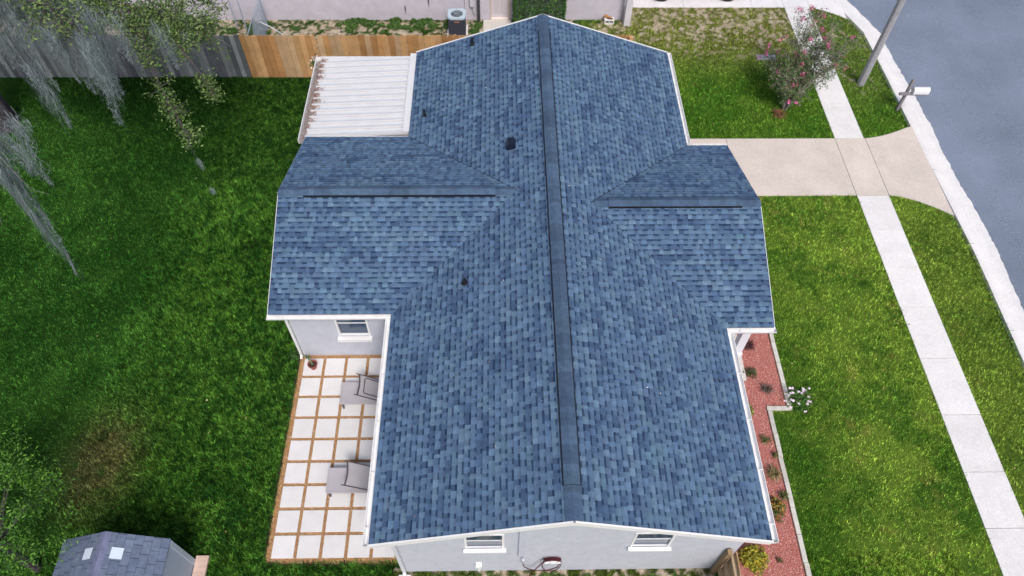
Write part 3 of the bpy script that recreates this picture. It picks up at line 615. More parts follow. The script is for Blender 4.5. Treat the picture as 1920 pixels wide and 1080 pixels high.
DK=[(.13,.11,.09),(.20,.17,.15),(.10,.07,.06)]; GG=[(.14,.16,.06),(.20,.19,.09),(.09,.13,.05)]
tuft('wispy dark dried tuft in the wide part of the mulch above the white flowers',(5.55,4.55),.22,90,DK)
tuft('dark reddish tuft near the top of the mulch bed beside the column',(5.35,5.85),.22,120,[(.09,.04,.05),(.14,.07,.07)])
tuft('thin green tuft just below the corner of the bed edging',(5.22,3.15),.17,60,GG)
tuft('large straw coloured tuft halfway down the narrow mulch strip',(5.24,2.30),.26,130,[(.35,.27,.16),(.26,.2,.1),(.15,.15,.06)])
tuft('green tuft tight against the inside of the pale edging',(5.36,2.75),.10,50,GG)
tuft('straggly green tuft beneath the orange leafed plant against the edging',(5.34,1.75),.16,80,GG)
tuft('tiny green sprout alone in the mulch right of the yellow shrub',(4.92,.28),.07,30,GG)
# weeds by walls
def weeds(name,label,spots,cols):
    q=MB()
    for (x,y,r) in spots: scatter(q,ball_pts((x,y,.02),(r,r*.8,r*.7),int(1500*r*r*8)+20),.035,cols,flat=.4)
    return tag(q.build(name,M_leaf),label,'weeds',kind='stuff')
sp_=[(R.uniform(-7.6,-2.7),20.15+R.uniform(-.25,.2),R.uniform(.1,.24)) for _ in range(26)]+[(R.uniform(-9.2,-3.2),R.uniform(17.5,20),R.uniform(.07,.18)) for _ in range(34)]+[(-2.1+R.uniform(-.2,.2),R.uniform(18,20.2),.18) for _ in range(9)]+[(R.uniform(-13,-9.3),R.uniform(17.6,20.2),R.uniform(.15,.3)) for _ in range(26)]+[(R.uniform(1.3,3.2),20.25,.1) for _ in range(7)]
weeds('weeds','green weeds on the sandy strip under the neighbouring wall',sp_,[(.06,.14,.03),(.10,.19,.04),(.04,.09,.02)])
weeds('weeds','patchy green weeds in sand at the foot of the near gable wall',[(R.uniform(-3.2,3.2),R.uniform(-.5,.06),R.uniform(.05,.11)) for _ in range(55)],[(.09,.17,.03),(.14,.2,.05),(.06,.11,.03)])
q=MB(); scatter(q,ball_pts((-6.72,5.66,.0),(.2,.2,.16),160),.03,[(.03,.07,.03),(.05,.1,.03)]); tag(q.build('weeds',M_leaf),'dark weeds at the outer corner of the wing wall beside the pot','weeds',kind='stuff')
# hedge against the neighbour's wall
t=thing('hedge','dense green bush against the neighbouring wall right of its door','bush',(.2,20.0,0)); n=9000
x=NR.uniform(-.74,1.12,n); y=NR.uniform(19.72,20.36,n); z=NR.uniform(0,1.5,n); k=NR.integers(0,3,n); x=np.where((k==0)&(NR.random(n)<.5),np.where(x>.2,1.12,-.74)+NR.normal(size=n)*.03,x); y=np.where(k==1,19.72+NR.normal(size=n)*.05,y); z=np.where(k==2,1.5+NR.normal(size=n)*.05,z)
q=MB(); scatter(q,np.stack([x,y+.05*np.sin(x*9)+.05*np.sin(z*11),z],1),.042,[(.045,.13,.025),(.08,.2,.04),(.03,.08,.02)],flat=.3); q.build('foliage',M_leaf,t)
q=MB(); [q.tube([(xx,20.1,0),(xx+.05,20.05,1.2)],.02,6,(.12,.09,.06)) for xx in (-.4,.2,.8)]; q.build('stem',M_matte,t)
# crepe myrtle
t=thing('crepe_myrtle','tall airy crepe myrtle shrub with pink blooms over the sidewalk','shrub',(8.5,15.3,0)); st=MB(); lf=[]; tw=MB(); fl=[]
SB=(.30,.27,.24)
for k in range(19):
    a=R.uniform(0,6.28); sp=R.uniform(.2,1.0); H=R.uniform(1.2,2.75)
    ex_=8.5+math.cos(a)*sp+.50*(H/2.3); ey=15.3+math.sin(a)*sp+.35*(H/2.3); pts=[(8.5+math.cos(a)*.05,15.3+math.sin(a)*.05,0)]
    for i in range(1,6):
        u=i/5; pts.append((8.5+(ex_-8.5)*u**1.2+R.uniform(-.04,.04),15.3+(ey-15.3)*u**1.2+R.uniform(-.04,.04),H*u))
    st.tube(pts,[.022,.018,.014,.011,.008,.004],6,SB)
    for j in range(22):
        i=R.choice([1,2,3,3,4,4,5,5]); p=Vector(pts[i]); d=Vector((R.uniform(-1,1),R.uniform(-1,1),R.uniform(-.1,.9))).normalized(); ln=R.uniform(.18,.5); e=p+d*ln
        tw.tube([p,p+d*ln*.5+Vector((0,0,.03)),e],[.005,.004,.002],4,SB,cap=False)
        for m in range(32): q_=p.lerp(e,R.uniform(.3,1.05)); lf.append((q_.x+R.gauss(0,.05),q_.y+R.gauss(0,.05),q_.z+R.gauss(0,.05)))
        if R.random()<.07 and i>=3: fl.append(tuple(e))
for c_ in ((7.75,16.6,1.3),(7.9,16.9,1.2),(8.1,16.5,1.5),(7.6,16.7,1.1),(8.0,17.1,1.3),(8.35,16.4,1.4),(9.3,17.3,1.9),(9.6,17.0,1.9),(9.1,17.6,2.0),(9.9,16.6,1.7),(9.5,16.4,2.0),(10.1,16.1,1.6),(9.3,16.6,2.3),(8.9,17.4,2.1),(9.9,15.9,1.3),(9.1,18.3,1.9),(9.6,17.9,1.7),(9.0,17.2,2.7),(9.25,17.0,2.6),(8.85,16.9,2.8),(9.5,17.2,2.4),(8.8,17.4,2.4)): fl.append(c_)
for c_ in fl[-23:]:
    b0=(8.5+(c_[0]-8.5)*.3,15.3+(c_[1]-15.3)*.3,.7); md=((b0[0]+c_[0])/2,(b0[1]+c_[1])/2,(b0[2]+c_[2])/2+.15); st.tube([b0,md,c_],[.012,.008,.004],5,SB)
    for m in range(110): u=R.uniform(.35,1); lf.append((b0[0]+(c_[0]-b0[0])*u+R.gauss(0,.09),b0[1]+(c_[1]-b0[1])*u+R.gauss(0,.09),b0[2]+(c_[2]-b0[2])*u+R.gauss(0,.09)))
st.build('stem',M_matte,t); tw.build('twigs',M_matte,t)
q=MB(); scatter(q,lf,.036,[(.09,.19,.05),(.06,.12,.04),(.13,.22,.07),(.14,.13,.07),(.24,.19,.18)],flat=.3); q.build('foliage',M_leaf,t)
q=MB()
for c_ in fl: scatter(q,np.array(c_)+NR.normal(size=(26,3))*.042,.026,[(.62,.11,.30),(.74,.22,.42),(.5,.09,.2)],flat=.2,thick=1.8)
for c_ in ((8.42,15.05,.55),(8.62,14.95,.6)): scatter(q,np.array(c_)+NR.normal(size=(26,3))*.03,.028,[(.78,.18,.42)],flat=.2,thick=1.8)
q.build('flowers',M_leaf,t)
tuft('reddish low growth at the foot of the crepe myrtle',(8.2,15.0),.32,160,[(.20,.11,.06),(.14,.12,.05),(.25,.10,.07)],'undergrowth')
q=MB(); scatter(q,ball_pts((11.05,18.2,.02),(.35,.35,.1),150),.03,[(.16,.12,.06),(.12,.14,.05),(.35,.12,.12)]); tag(q.build('weeds',M_leaf),'low brownish weeds with red flowers on the verge','weeds',kind='stuff')
# hanging basket
t=thing('hanging_basket','hanging basket of white flowers at the corner of the white patio cover','flower basket',(-7.13,15.35,1.75))
q=MB(); q.lathe((-7.13,15.35,1.72),[(0,0),(.10,.02),(.15,.14),(.14,.14),(.0,.12)],14,(.10,.07,.05)); q.build('basket',M_matte,t)
q=MB(); scatter(q,ball_pts((-7.13,15.35,1.88),(.24,.24,.2),500),.03,[(.06,.13,.03),(.1,.2,.05)],flat=.3); q.build('foliage',M_leaf,t)
q=MB(); pp=ball_pts((-7.13,15.35,1.88),(.27,.27,.22),46,bias=.97)
for d in range(3): scatter(q,pp+NR.normal(size=pp.shape)*.012,.026,[(.82,.74,.70)],flat=.6,thick=2)
q.build('flowers',M_leaf,t)
q=MB(); q.tube([(-7.13,15.35,2.2),(-7.13,15.35,1.86)],.005,5); q.tube([(-6.9,15.03,2.3),(-7.02,15.2,2.34),(-7.13,15.35,2.28),(-7.13,15.35,2.18)],.008,6); q.build('hook',M_black,t)
# ---------------------------------------------------------------- fences
def fence(name,label,x0,x1,y,h,pitch,cols,jit,gapw=.008,notch=None,miss=None):
    t=thing(name,label,'fence',((x0+x1)/2,y,0)); q=MB(); n=int(round((x1-x0)/pitch)); pitch=(x1-x0)/n
    for i in range(n):
        xa=x0+i*pitch+gapw/2; xb=xa+pitch-gapw; c=np.array(R.choice(cols))*R.uniform(.84,1.12); hh=h+R.uniform(-jit,jit); dy=R.uniform(-.006,.006); ln=R.uniform(-jit,jit)*.3
        ear=.03; sk=R.uniform(-.004,.004)
        poly=[(xa,0),(xb,0),(xb+sk+ln,hh-ear),(xb-.02+sk+ln,hh),(xa+.02+sk+ln,hh),(xa+sk+ln,hh-ear)]
        if miss and i==miss: poly=[(xa,0),(xb,0),(xb-.01,hh*.55),(xb-.05,hh*.95),(xa+.02,hh),(xa,hh-ear)]
        q.prism(poly,y+dy-.012,y+dy+.012,1,c)
    q.build('boards',M_wood,t)
    for z in (.3,h*.5,h-.25): q=MB(); q.box((x0,y+.02,z-.04),(x1,y+.055,z+.04),np.array(cols[0])*.9); q.build('rail',M_wood,t)
    xx=x0+.05
    while xx<x1: q=MB(); q.box((xx-.045,y+.057,-.1),(xx+.045,y+.147,h-.06),np.array(cols[0])*.85); q.build('post',M_wood,t); xx+=2.4
    return t
fence('wooden_fence','newer orange brown wooden board fence behind the white patio cover',-10.05,3.15,17.05,1.72,.2,[(.46,.255,.105),(.52,.31,.145),(.40,.21,.085),(.49,.33,.19)],.012,miss=12)
fence('wooden_fence','weathered grey wooden board fence under the oak branches',-22,-10.07,17.07,1.72,.165,[(.19,.215,.225),(.11,.125,.14),(.26,.28,.29),(.15,.155,.18)],.02,gapw=.012)
# short return fence at the near right corner
t=thing('wooden_fence','short brown wooden fence seen from its rail side at the near right corner','fence',(3.45,-.8,0)); BR=(.44,.30,.17)
q=MB()
for i in range(11):
    ya=.06-i*.2; c=np.array(BR)*R.uniform(.85,1.15); q.box((3.50,ya-.194,0),(3.52,ya,1.58+R.uniform(-.01,.01)),c)
q.build('boards',M_wood,t)
for z in (.32,.85,1.40): q=MB(); q.box((3.43,-2.1,z-.045),(3.498,.04,z+.045),np.array((.50,.38,.25))); q.build('rail',M_wood,t)
for y in (.06,-2.1): q=MB(); q.box((3.33,y-.05,-.1),(3.428,y+.05,1.60),np.array(BR)*.72); q.build('post',M_wood,t)
# chain link remnant
t=thing('chain_link_fence','short grey chain link fence with a bent rail meeting the board fence','fence',(-10.0,18.6,0)); GM=(.30,.36,.45)
q=MB()
for p in ((-10.02,19.95),(-10.02,18.7),(-9.98,17.35),(-11.15,19.9),(-10.75,19.7)): q.tube([(p[0],p[1],-.05),(p[0],p[1],1.3)],.022,8,GM)
q.tube([(-10.02,19.95,1.28),(-10.02,18.7,1.28),(-9.98,17.35,1.28)],.018,8,GM); q.build('post',M_plain,t)
q=MB()
for i in range(44):
    y=17.35+i*.06
    q.tube([(-10.0,y,.02),(-10.0,min(y+1.2,19.95),.02+min(1.2,19.95-y)+0)],.004,4,GM,cap=False); q.tube([(-10.0,y,1.24),(-10.0,min(y+1.2,19.95),1.24-min(1.2,19.95-y))],.004,4,GM,cap=False)
q.build('wire_mesh',M_plain,t)
q=MB(); q.tube([(-9.98,19.2,.75),(-9.6,19.1,.6),(-9.2,18.9,.45),(-8.9,18.5,.25),(-8.8,18.2,.05)],.018,6,(.55,.6,.62)); tag(q.build('bent_pipe',M_plain),'pale bent pipe sagging beside the chain link fence','pipe')
# ---------------------------------------------------------------- neighbour's house
nb=thing('neighbour_house','lilac grey stucco house beyond the fence with a white side door','house',(-4,24,0))
q=MB(); YN=20.42
q.box((-16,YN,-.1),(-1.62,YN+.2,2.5)); q.box((-.93,YN,-.1),(3.42,YN+.2,2.5)); q.box((-1.62,YN,2.05),(-.93,YN+.2,2.5)); q.box((3.22,YN+.2,-.1),(3.42,29,2.5)); q.box((-16,29,-.1),(3.42,29.2,2.5)); q.box((-16,YN+.2,-.1),(-15.8,29,2.5)); q.build('wall',M_stucco2,nb)
q=MB(); q.box((3.42,20.0,-.1),(3.66,20.35,2.5),(1.15,1.17,1.1)); q.build('buttress',M_stucco2,nb,bevel=.01)
q=MB(); q.box((-1.60,YN+.05,.09),(-.95,YN+.09,2.04)); q.box((-1.50,YN+.038,.25),(-1.31,YN+.05,.9),(.93,.93,.93)); q.box((-1.24,YN+.038,.25),(-1.05,YN+.05,.9),(.93,.93,.93)); do=q.build('door',mat('door_white',(.58,.54,.60),rough=.6),nb,bevel=.004)
q=MB(); q.tube([(-1.02,YN+.05,1.0),(-1.02,YN-.02,1.0)],.025,8); q.build('handle',M_metal,do)
q=MB(); q.box((-1.66,YN-.015,.0),(-1.60,YN+.02,2.1),(.55,.45,.42)); q.box((-.95,YN-.015,.0),(-.89,YN+.02,2.1),(.55,.45,.42)); q.box((-1.60,YN-.03,.02),(-.95,YN+.05,.085),(.85,.75,.72)); q.build('door_frame',M_plain,nb)
q=MB(); q.box((-2.40,YN-.12,.62),(-2.24,YN-.002,.95)); q.box((-2.38,YN-.10,.95),(-2.26,YN-.002,1.25),(.9,.9,.92)); q.build('meter_box',mat('meter_grey',(.55,.55,.60),rough=.5),nb,bevel=.01)
q=MB(); q.tube([(-2.3,YN-.05,.62),(-2.28,YN-.05,.4),(-2.22,YN-.05,.25)],.015,6,(.5,.5,.5)); q.tube([(-2.56,YN-.03,0),(-2.56,YN-.03,2.4)],.035,8,(.60,.58,.64)); q.build('conduit',M_plain,nb)
q=MB(); q.box((-2.12,YN-.14,-.05),(-2.02,YN-.03,2.5)); q.build('downspout',mat('dark_pipe',(.05,.05,.06),rough=.6),nb)
for x_,z_ in ((-4.85,.42),(-3.95,.72)):
    q=MB(); q.box((x_,YN-.05,z_),(x_+.03,YN,z_+.16)); q.tube([(x_+.015,YN-.03,z_-.14),(x_+.015,YN-.03,z_+.22)],.008,5); q.build('pipe_stub',M_black,nb)
q=MB(); shingles(q,(-16.4,20.45,2.56),(1,0,0),(0,1,.3),20.2,5.2,rect(20.2,5.0),e=.3,pal=np.array([(.2,.19,.18),(.25,.23,.22)]),pw=np.array([.5,.5])); q.add([(-16.4,20.44,2.50),(3.8,20.44,2.50),(3.8,24.8,3.85),(-16.4,24.8,3.85),(3.8,29.6,2.42),(-16.4,29.6,2.42)],[(0,1,2,3),(3,2,4,5)],(.22,.21,.20)); q.build('roof',M_shing,nb)
# AC unit
t=thing('air_conditioner','grey outdoor air conditioner unit with round fan grille against the wall','air conditioner',(-2.86,19.75,0)); zt=.80
q=MB(); q.box((-3.16,19.36,.05),(-2.56,19.92,zt-.05),(.035,.038,.055))
for k in range(9): q.box((-3.175,19.345,.09+k*.07),(-2.545,19.935,.13+k*.07),(.055,.06,.085))
q.build('body',M_plain,t)
AC=(.42,.52,.60)
q=MB(); n=24; ci=[(-2.86+.225*math.cos(2*math.pi*i/n),19.64+.225*math.sin(2*math.pi*i/n)) for i in range(n)]
sq=[]
for i in range(n):
    a=2*math.pi*i/n; ca,sa=math.cos(a),math.sin(a); m_=max(abs(ca),abs(sa)); k_=min(1/m_,1.25); sq.append((-2.86+.33*ca*k_,19.64+.31*sa*k_))
V=[(x_,y_,zt) for x_,y_ in sq]+[(x_,y_,zt) for x_,y_ in ci]+[(x_,y_,zt-.07) for x_,y_ in sq]+[(-2.86+(x_+2.86)*.9,19.64+(y_-19.64)*.9,zt-.12) for x_,y_ in ci]
q.add(V,[(i,(i+1)%n,n+(i+1)%n,n+i) for i in range(n)],AC); q.add(V,[(i,2*n+i,2*n+(i+1)%n,(i+1)%n) for i in range(n)],AC); q.add(V,[(n+i,n+(i+1)%n,3*n+(i+1)%n,3*n+i) for i in range(n)],np.array(AC)*.6)
q.build('top_panel',M_plain,t)
q=MB(); q.lathe((-2.86,19.64,zt-.16),[(0,.02),(.205,0)],20,(.05,.07,.09)); q.lathe((-2.86,19.64,zt-.11),[(0,.05),(.06,.04),(.06,0)],12,(.45,.55,.62))
for k in range(3):
    a=2*math.pi*k/3+.7; v=[]
    for r_ in (.05,.19):
        for da,dz in ((-.35,.0),(.45,.035)): v.append((-2.86+r_*math.cos(a+da*1.2),19.64+r_*math.sin(a+da*1.2),zt-.12+dz))
    q.add(v,[(0,1,3,2)],(.40,.52,.60))
q.build('fan',M_plain,t)
q=MB()
for r_ in (.09,.15,.205): q.tube([(-2.86+r_*math.cos(k*.3142),19.64+r_*math.sin(k*.3142),zt+.005) for k in range(21)],.003,4,(.5,.6,.66),cap=False)
for k in range(8): q.tube([(-2.86,19.64,zt+.01),(-2.86+.225*math.cos(k*.785),19.64+.225*math.sin(k*.785),zt+.002)],.003,4,(.5,.6,.66),cap=False)
q.build('grille',M_plain,t)
q=MB(); q.box((-2.95,19.338,.62),(-2.77,19.3445,.66),(.45,.20,.12)); q.build('badge',M_plain,t)
q=MB(); q.box((-3.25,19.28,-.02),(-2.48,20.02,.05)); q.build('base_pad',M_conc,t)
# cinder block with something brown on top
t=thing('cinder_block','pale hollow concrete block against the wall left of the buttress','concrete block',(2.87,20.16,0))
q=MB(); x0_,x1_=2.70,3.06
for a_,b_ in ((x0_,x0_+.035),(2.863,2.897),(x1_-.035,x1_)): q.box((a_,20.1,0),(b_,20.3,.19))
q.box((x0_+.0355,20.1,0),(2.8625,20.3,.03)); q.box((x0_+.0355,20.1,.16),(2.8625,20.3,.19)); q.box((2.8975,20.1,0),(x1_-.0355,20.3,.03)); q.box((2.8975,20.1,.16),(x1_-.0355,20.3,.19)); q.box((x0_+.036,20.28,.031),(x1_-.036,20.299,.159),(.05,.05,.06)); q.build('block',M_conc,t)
t=thing('garden_ornament','small brown ornament lying on the hollow concrete block','ornament',(2.8,20.22,.19)); q=MB()
q.tube([(2.66,20.24,.24),(2.72,20.24,.30),(2.80,20.24,.27),(2.92,20.21,.23),(3.02,20.18,.21)],[.03,.055,.05,.035,.015],10,(.36,.19,.07)); q.build('body',M_matte,t,smooth=True)
q=MB(); q.tube([(2.80,20.19,.22),(2.90,20.16,.225),(3.0,20.15,.21)],[.02,.025,.01],8,(.07,.05,.05)); q.build('dark_patch',M_matte,t,smooth=True)
# car on the neighbour's driveway
t=thing('parked_car','dark blue car on the neighbouring driveway, only its tyres in view','car',(6.4,22.4,0))
q=MB(); prof=[(4.2,.28),(4.15,.62),(4.35,.80),(5.2,.92),(5.75,1.38),(7.1,1.40),(7.75,.98),(8.55,.86),(8.65,.55),(8.6,.28)]
q.prism(prof,21.62,23.3,1); q.build('body',M_car,t,bevel=.05)
for y_ in (21.610,23.304):
    q=MB(); q.prism([(5.35,.95),(5.82,1.31),(6.38,1.33),(6.38,.95)],y_,y_+.006,1); q.prism([(6.46,.95),(6.46,1.33),(7.05,1.33),(7.6,.98)],y_,y_+.006,1); q.build('side_window',M_glass,t)
for x_ in (5.08,7.70):
    for y_ in (21.56,23.2):
        q=MB(); ring=[(.20,0),(.31,.0),(.33,.03),(.33,.15),(.31,.18),(.20,.18)]; n=28
        V=[(x_+r_*math.cos(2*math.pi*k/n),y_+w_,.33+r_*math.sin(2*math.pi*k/n)) for r_,w_ in ring for k in range(n)]
        q.add(V,[(i*n+k,i*n+(k+1)%n,(i+1)*n+(k+1)%n,(i+1)*n+k) for i in range(5) for k in range(n)],(1,1,1)); wh=q.build('wheel',M_rub,t)
        q=MB()
        q.prism([(x_+.20*math.cos(2*math.pi*k/n),.33+.20*math.sin(2*math.pi*k/n)) for k in range(n)],y_+.03,y_+.14,1,(.6,.62,.66))
        for k in range(5): a=k*1.2566; q.beam((x_+.04*math.cos(a),y_+.02,.33+.04*math.sin(a)),(x_+.2*math.cos(a),y_+.02,.33+.2*math.sin(a)),.04,.02,(.7,.72,.76))
        q.build('rim',M_metal,wh)
# lamp pole
t=thing('lamp_post','tall grey concrete lamp post standing on the verge by the street','lamp post',(11.52,16.62,0))
q=MB(); q.tube([(11.52,16.62,-.1),(11.52,16.62,9)],[.135,.09],8,(.33,.33,.36)); q.build('pole',mat('pole_concrete',rough=.85,ns=6,na=.1),t)
q=MB(); q.tube([(11.52,16.62,8.8),(12.0,16.62,9.2),(13.6,16.62,9.4)],.04,8,(.4,.4,.42)); q.build('arm',M_plain,t)
q=MB(); q.box((13.4,16.48,9.3),(14.1,16.76,9.42),(.45,.45,.48)); q.build('lamp_head',M_plain,t,bevel=.03)
# mailbox
t=thing('mailbox','white mailbox on a weathered grey wooden cross post at the curb','mailbox',(12.42,15.28,0)); WG=(.24,.22,.24)
q=MB(); q.box((12.34,15.21,-.1),(12.42,15.29,1.3),WG); q.build('post',M_wood,t)
q=MB(); q.box((12.05,15.06,.80),(12.95,15.14,.88),WG); q.build('arm',M_wood,t)
q=MB(); pr=[(15.0,.885),(15.2,.885),(15.2,1.0),(15.17,1.07),(15.1,1.10),(15.03,1.07),(15.0,1.0)]; q.prism(pr,12.45,12.96,0,(1,1,1)); bx=q.build('box',mat('mailbox_white',(.72,.72,.76),rough=.4),t,bevel=.006)
q=MB(); q.prism([(a_*1.0,b_) for a_,b_ in pr],12.962,12.975,0,(.9,.9,.9)); q.build('door',M_plain,t)
# utility lid
t=thing('utility_box_lid','grey rectangular utility lid set in the grass left of the crepe myrtle','utility lid',(8.45,18.1,0)); q=MB()
q.box((8.12,17.97,-.03),(8.80,18.22,.05),(.40,.40,.45)); q.build('frame',M_plain,t,bevel=.006)
q=MB(); q.box((8.17,18.0,.051),(8.75,18.19,.058),(.27,.29,.36)); q.box((8.42,18.08,.0585),(8.5,18.11,.062),(.1,.1,.12)); q.build('lid',M_plain,t)
# wooden scrap pile at fence end
t=thing('fence_gate','orange wooden gate end with an upright post past the roof edge','gate',(3.2,16.9,0)); q=MB()
q.box((2.95,16.60,0),(3.05,17.02,1.55),(.55,.31,.15)); q.build('boards',M_wood,t)
q=MB(); q.box((3.07,16.82,-.1),(3.19,16.94,1.78),(.62,.36,.18)); q.build('post',M_wood,t)
# ---------------------------------------------------------------- shed
t=thing('garden_shed','small shed with blue grey shingle roof and two pale skylights','shed',(-9.2,-1.1,0))
SX0,SX1,SY0,SY1=-10.28,-8.10,-2.6,.44; SZE,SZR=1.58,2.12; sm_=(SX0+SX1)/2; hw=(SX1-SX0)/2; ss=(SZR-SZE)/hw; sl_=math.hypot(hw,SZR-SZE)
q=MB(); SP=np.array([(.135,.17,.255),(.15,.19,.275),(.12,.155,.24)]); pw3=np.array([.4,.3,.3])
shingles(q,(SX0,SY0,SZE),(0,1,0),(1,0,ss),SY1-SY0,sl_,rect(SY1-SY0,sl_),e=.165,tab=.26,pal=SP,pw=pw3); shingles(q,(SX1,SY0,SZE),(0,1,0),(-1,0,ss),SY1-SY0,sl_,rect(SY1-SY0,sl_),e=.165,tab=.26,pal=SP,pw=pw3)
for sg in (-1,1): 
    q.add([(sm_,SY0,SZR+.02),(sm_,SY1,SZR+.02),(sm_+sg*.10,SY1,SZR+.02-.10*ss),(sm_+sg*.10,SY0,SZR+.02-.10*ss)],[(0,1,2,3)],(.17,.185,.30))
rf=q.build('roof',M_shing,t)
for x_ in (-9.50,-8.92):
    q=MB(); z_=SZR-abs(x_-sm_)*ss+.014; dx=.10; q.add([(x_-dx,-.06,z_+dx*ss*(1 if x_<sm_ else -1)*-1),(x_+dx,-.06,z_+dx*ss*(1 if x_<sm_ else -1)),(x_+dx,.16,z_+dx*ss*(1 if x_<sm_ else -1)),(x_-dx,.16,z_-dx*ss*(1 if x_<sm_ else -1))],[(0,1,2,3)],(1,1,1)); q.build('skylight',mat('skylight_acrylic',(.60,.68,.80),rough=.3),rf)
q=MB(); q.prism([(SX0+.02,0),(SX1-.02,0),(SX1-.02,SZE-.02),(sm_,SZR-.03),(SX0+.02,SZE-.02)],SY0+.04,SY1-.03,1,(.36,.42,.52)); q.build('wall',mat('shed_siding',rough=.6,ns=3,na=.05),t)
q=MB(); q.box((SX1-.018,SY1-.13,0),(SX1,SY1-.02,SZE-.03),(.42,.48,.56)); q.build('trim',M_plain,t); q=MB(); q.box((SX1-.018,-1.6,.1),(SX1-.004,-.85,1.5),(.40,.46,.55)); q.build('door',M_plain,t)
q=MB()
for k in range(14): c=R.uniform(.85,1.1); q.box((SX1+.004,.50-(k+1)*.12+.004,.06),(SX1+.28,.50-k*.12,.13),(.62*c,.45*c,.38*c))
tag(q.build('wooden_step',M_wood),'pinkish wooden step platform along the right side of the shed','wooden step')
# ---------------------------------------------------------------- trees
def limb(q,pts,r0,r1,c=(1,1,1)):
    n=len(pts); q.tube(pts,[r0+(r1-r0)*i/(n-1) for i in range(n)],8,c)
def leaf_clump(c,r,n): return np.array(c)+NR.normal(size=(n,3))*np.array(r)
# live oak: trunk outside the picture, limbs reach in over the grey fence
t=thing('oak_tree','large live oak reaching over the grey fence, draped in moss','tree',(-17.8,14.6,0))
q=MB(); limb(q,[(-17.8,14.6,-.2),(-17.6,14.4,1.5),(-17.7,14.2,3.2),(-18.2,14.0,5),(-18.8,13.6,7.5)],.48,.22); q.build('trunk',M_bark,t)
br=[[(-17.7,14.2,3.2),(-15.8,13.9,4.6),(-13.8,13.4,5.3),(-12.0,12.8,5.6),(-10.4,12.6,5.5),(-9.1,12.6,5.2)],
    [(-18.2,14.0,5),(-15.4,12.2,7.0),(-12.6,10.5,7.9),(-11.0,9.6,8.0),(-9.9,8.9,7.8)],
    [(-18.2,14.0,5),(-16.2,11.6,6.8),(-13.5,8.8,7.8),(-11.5,6.9,8.1),(-10.3,5.5,8.1),(-9.7,4.7,8.0)],
    [(-18.2,14,5),(-20,11,7),(-21,8,8.5)],[(-18.8,13.6,7.5),(-17,15,9),(-15,15.5,10)],[(-18.2,14,5),(-20.5,16,7.5),(-22,18,9)],
    [(-10.6,12.6,5.5),(-10.2,11.5,5.2),(-9.8,10.7,4.8),(-9.4,10.1,4.4),(-9.1,9.7,4.0)],
    [(-13.8,13.4,5.3),(-12.4,14.2,5.7),(-10.8,14.2,5.7),(-9.3,13.9,5.4)],
    [(-10.4,12.6,5.5),(-9.6,12.0,5.1),(-9.0,11.4,4.6),(-8.7,11.0,4.2)]]
q=MB()
for i,b_ in enumerate(br): limb(q,b_,.16 if i<6 else .045,.02 if i<6 else .008)
q.build('branches',M_bark,t)
lf=[]; tw=MB()
def along(b_,u):
    s=u*(len(b_)-1); i=min(int(s),len(b_)-2); return Vector(b_[i]).lerp(Vector(b_[i+1]),s-i)
def dress(b_,u0,u1,nt,sp,leafn,dz=-.1,tl=(.3,.9)):
    for k in range(nt):
        p=along(b_,R.uniform(u0,u1)); d=Vector((R.gauss(0,1),R.gauss(0,1),R.gauss(0,.45)+dz)).normalized(); l_=R.uniform(*tl)*sp; e=p+d*l_; m=p.lerp(e,.5)+Vector((R.gauss(0,.06),R.gauss(0,.06),R.gauss(0,.06)))
        tw.tube([p,m,e],[.014,.009,.004],4,(1.2,1.2,1.2),cap=False)
        for j in range(leafn): q_=m.lerp(e,R.uniform(-.2,1.15)); lf.append((q_.x+R.gauss(0,.09),q_.y+R.gauss(0,.09),q_.z+R.gauss(0,.07)))
dress(br[0],.35,1.0,430,1.05,40); dress(br[7],.1,1.0,430,1.05,40); dress(br[1],.1,.5,160,1.3,36); dress(br[6],.0,.35,46,.75,26,-.2,(.2,.6)); dress(br[6],.5,.8,34,.75,24,-.2,(.2,.6)); dress(br[6],.9,1,12,.6,20,-.2,(.2,.6)); dress(br[8],.0,.4,46,.7,24,-.2,(.2,.6)); dress(br[8],.7,1,24,.5,24,-.2,(.2,.5)); dress(br[1],.75,1,50,.8,20);  dress(br[1],.2,.7,60,1.3,18); dress(br[2],.1,.5,60,1.6,18); dress(br[3],.2,1,120,2.2,20,0,(.5,1.2)); dress(br[4],.0,1,100,2.2,20,0,(.5,1.2)); dress(br[5],.2,1,120,2.2,20,0,(.5,1.2))
hang=[[(-9.4,10.1,4.4),(-9.3,9.9,4.0),(-9.25,9.8,3.6),(-9.2,9.75,3.2)]]; dress(hang[0],.3,.55,7,.5,12,-.4,(.2,.6))
tw.tube(hang[0],[.01,.008,.006,.003],5,(1.6,1.6,1.6))
tw.build('twigs',M_bark,t); q=MB(); scatter(q,lf,.042,[(.08,.15,.035),(.12,.20,.05),(.05,.10,.03),(.17,.24,.08)],flat=.4,thick=1.1); q.build('foliage',M_leaf,t)
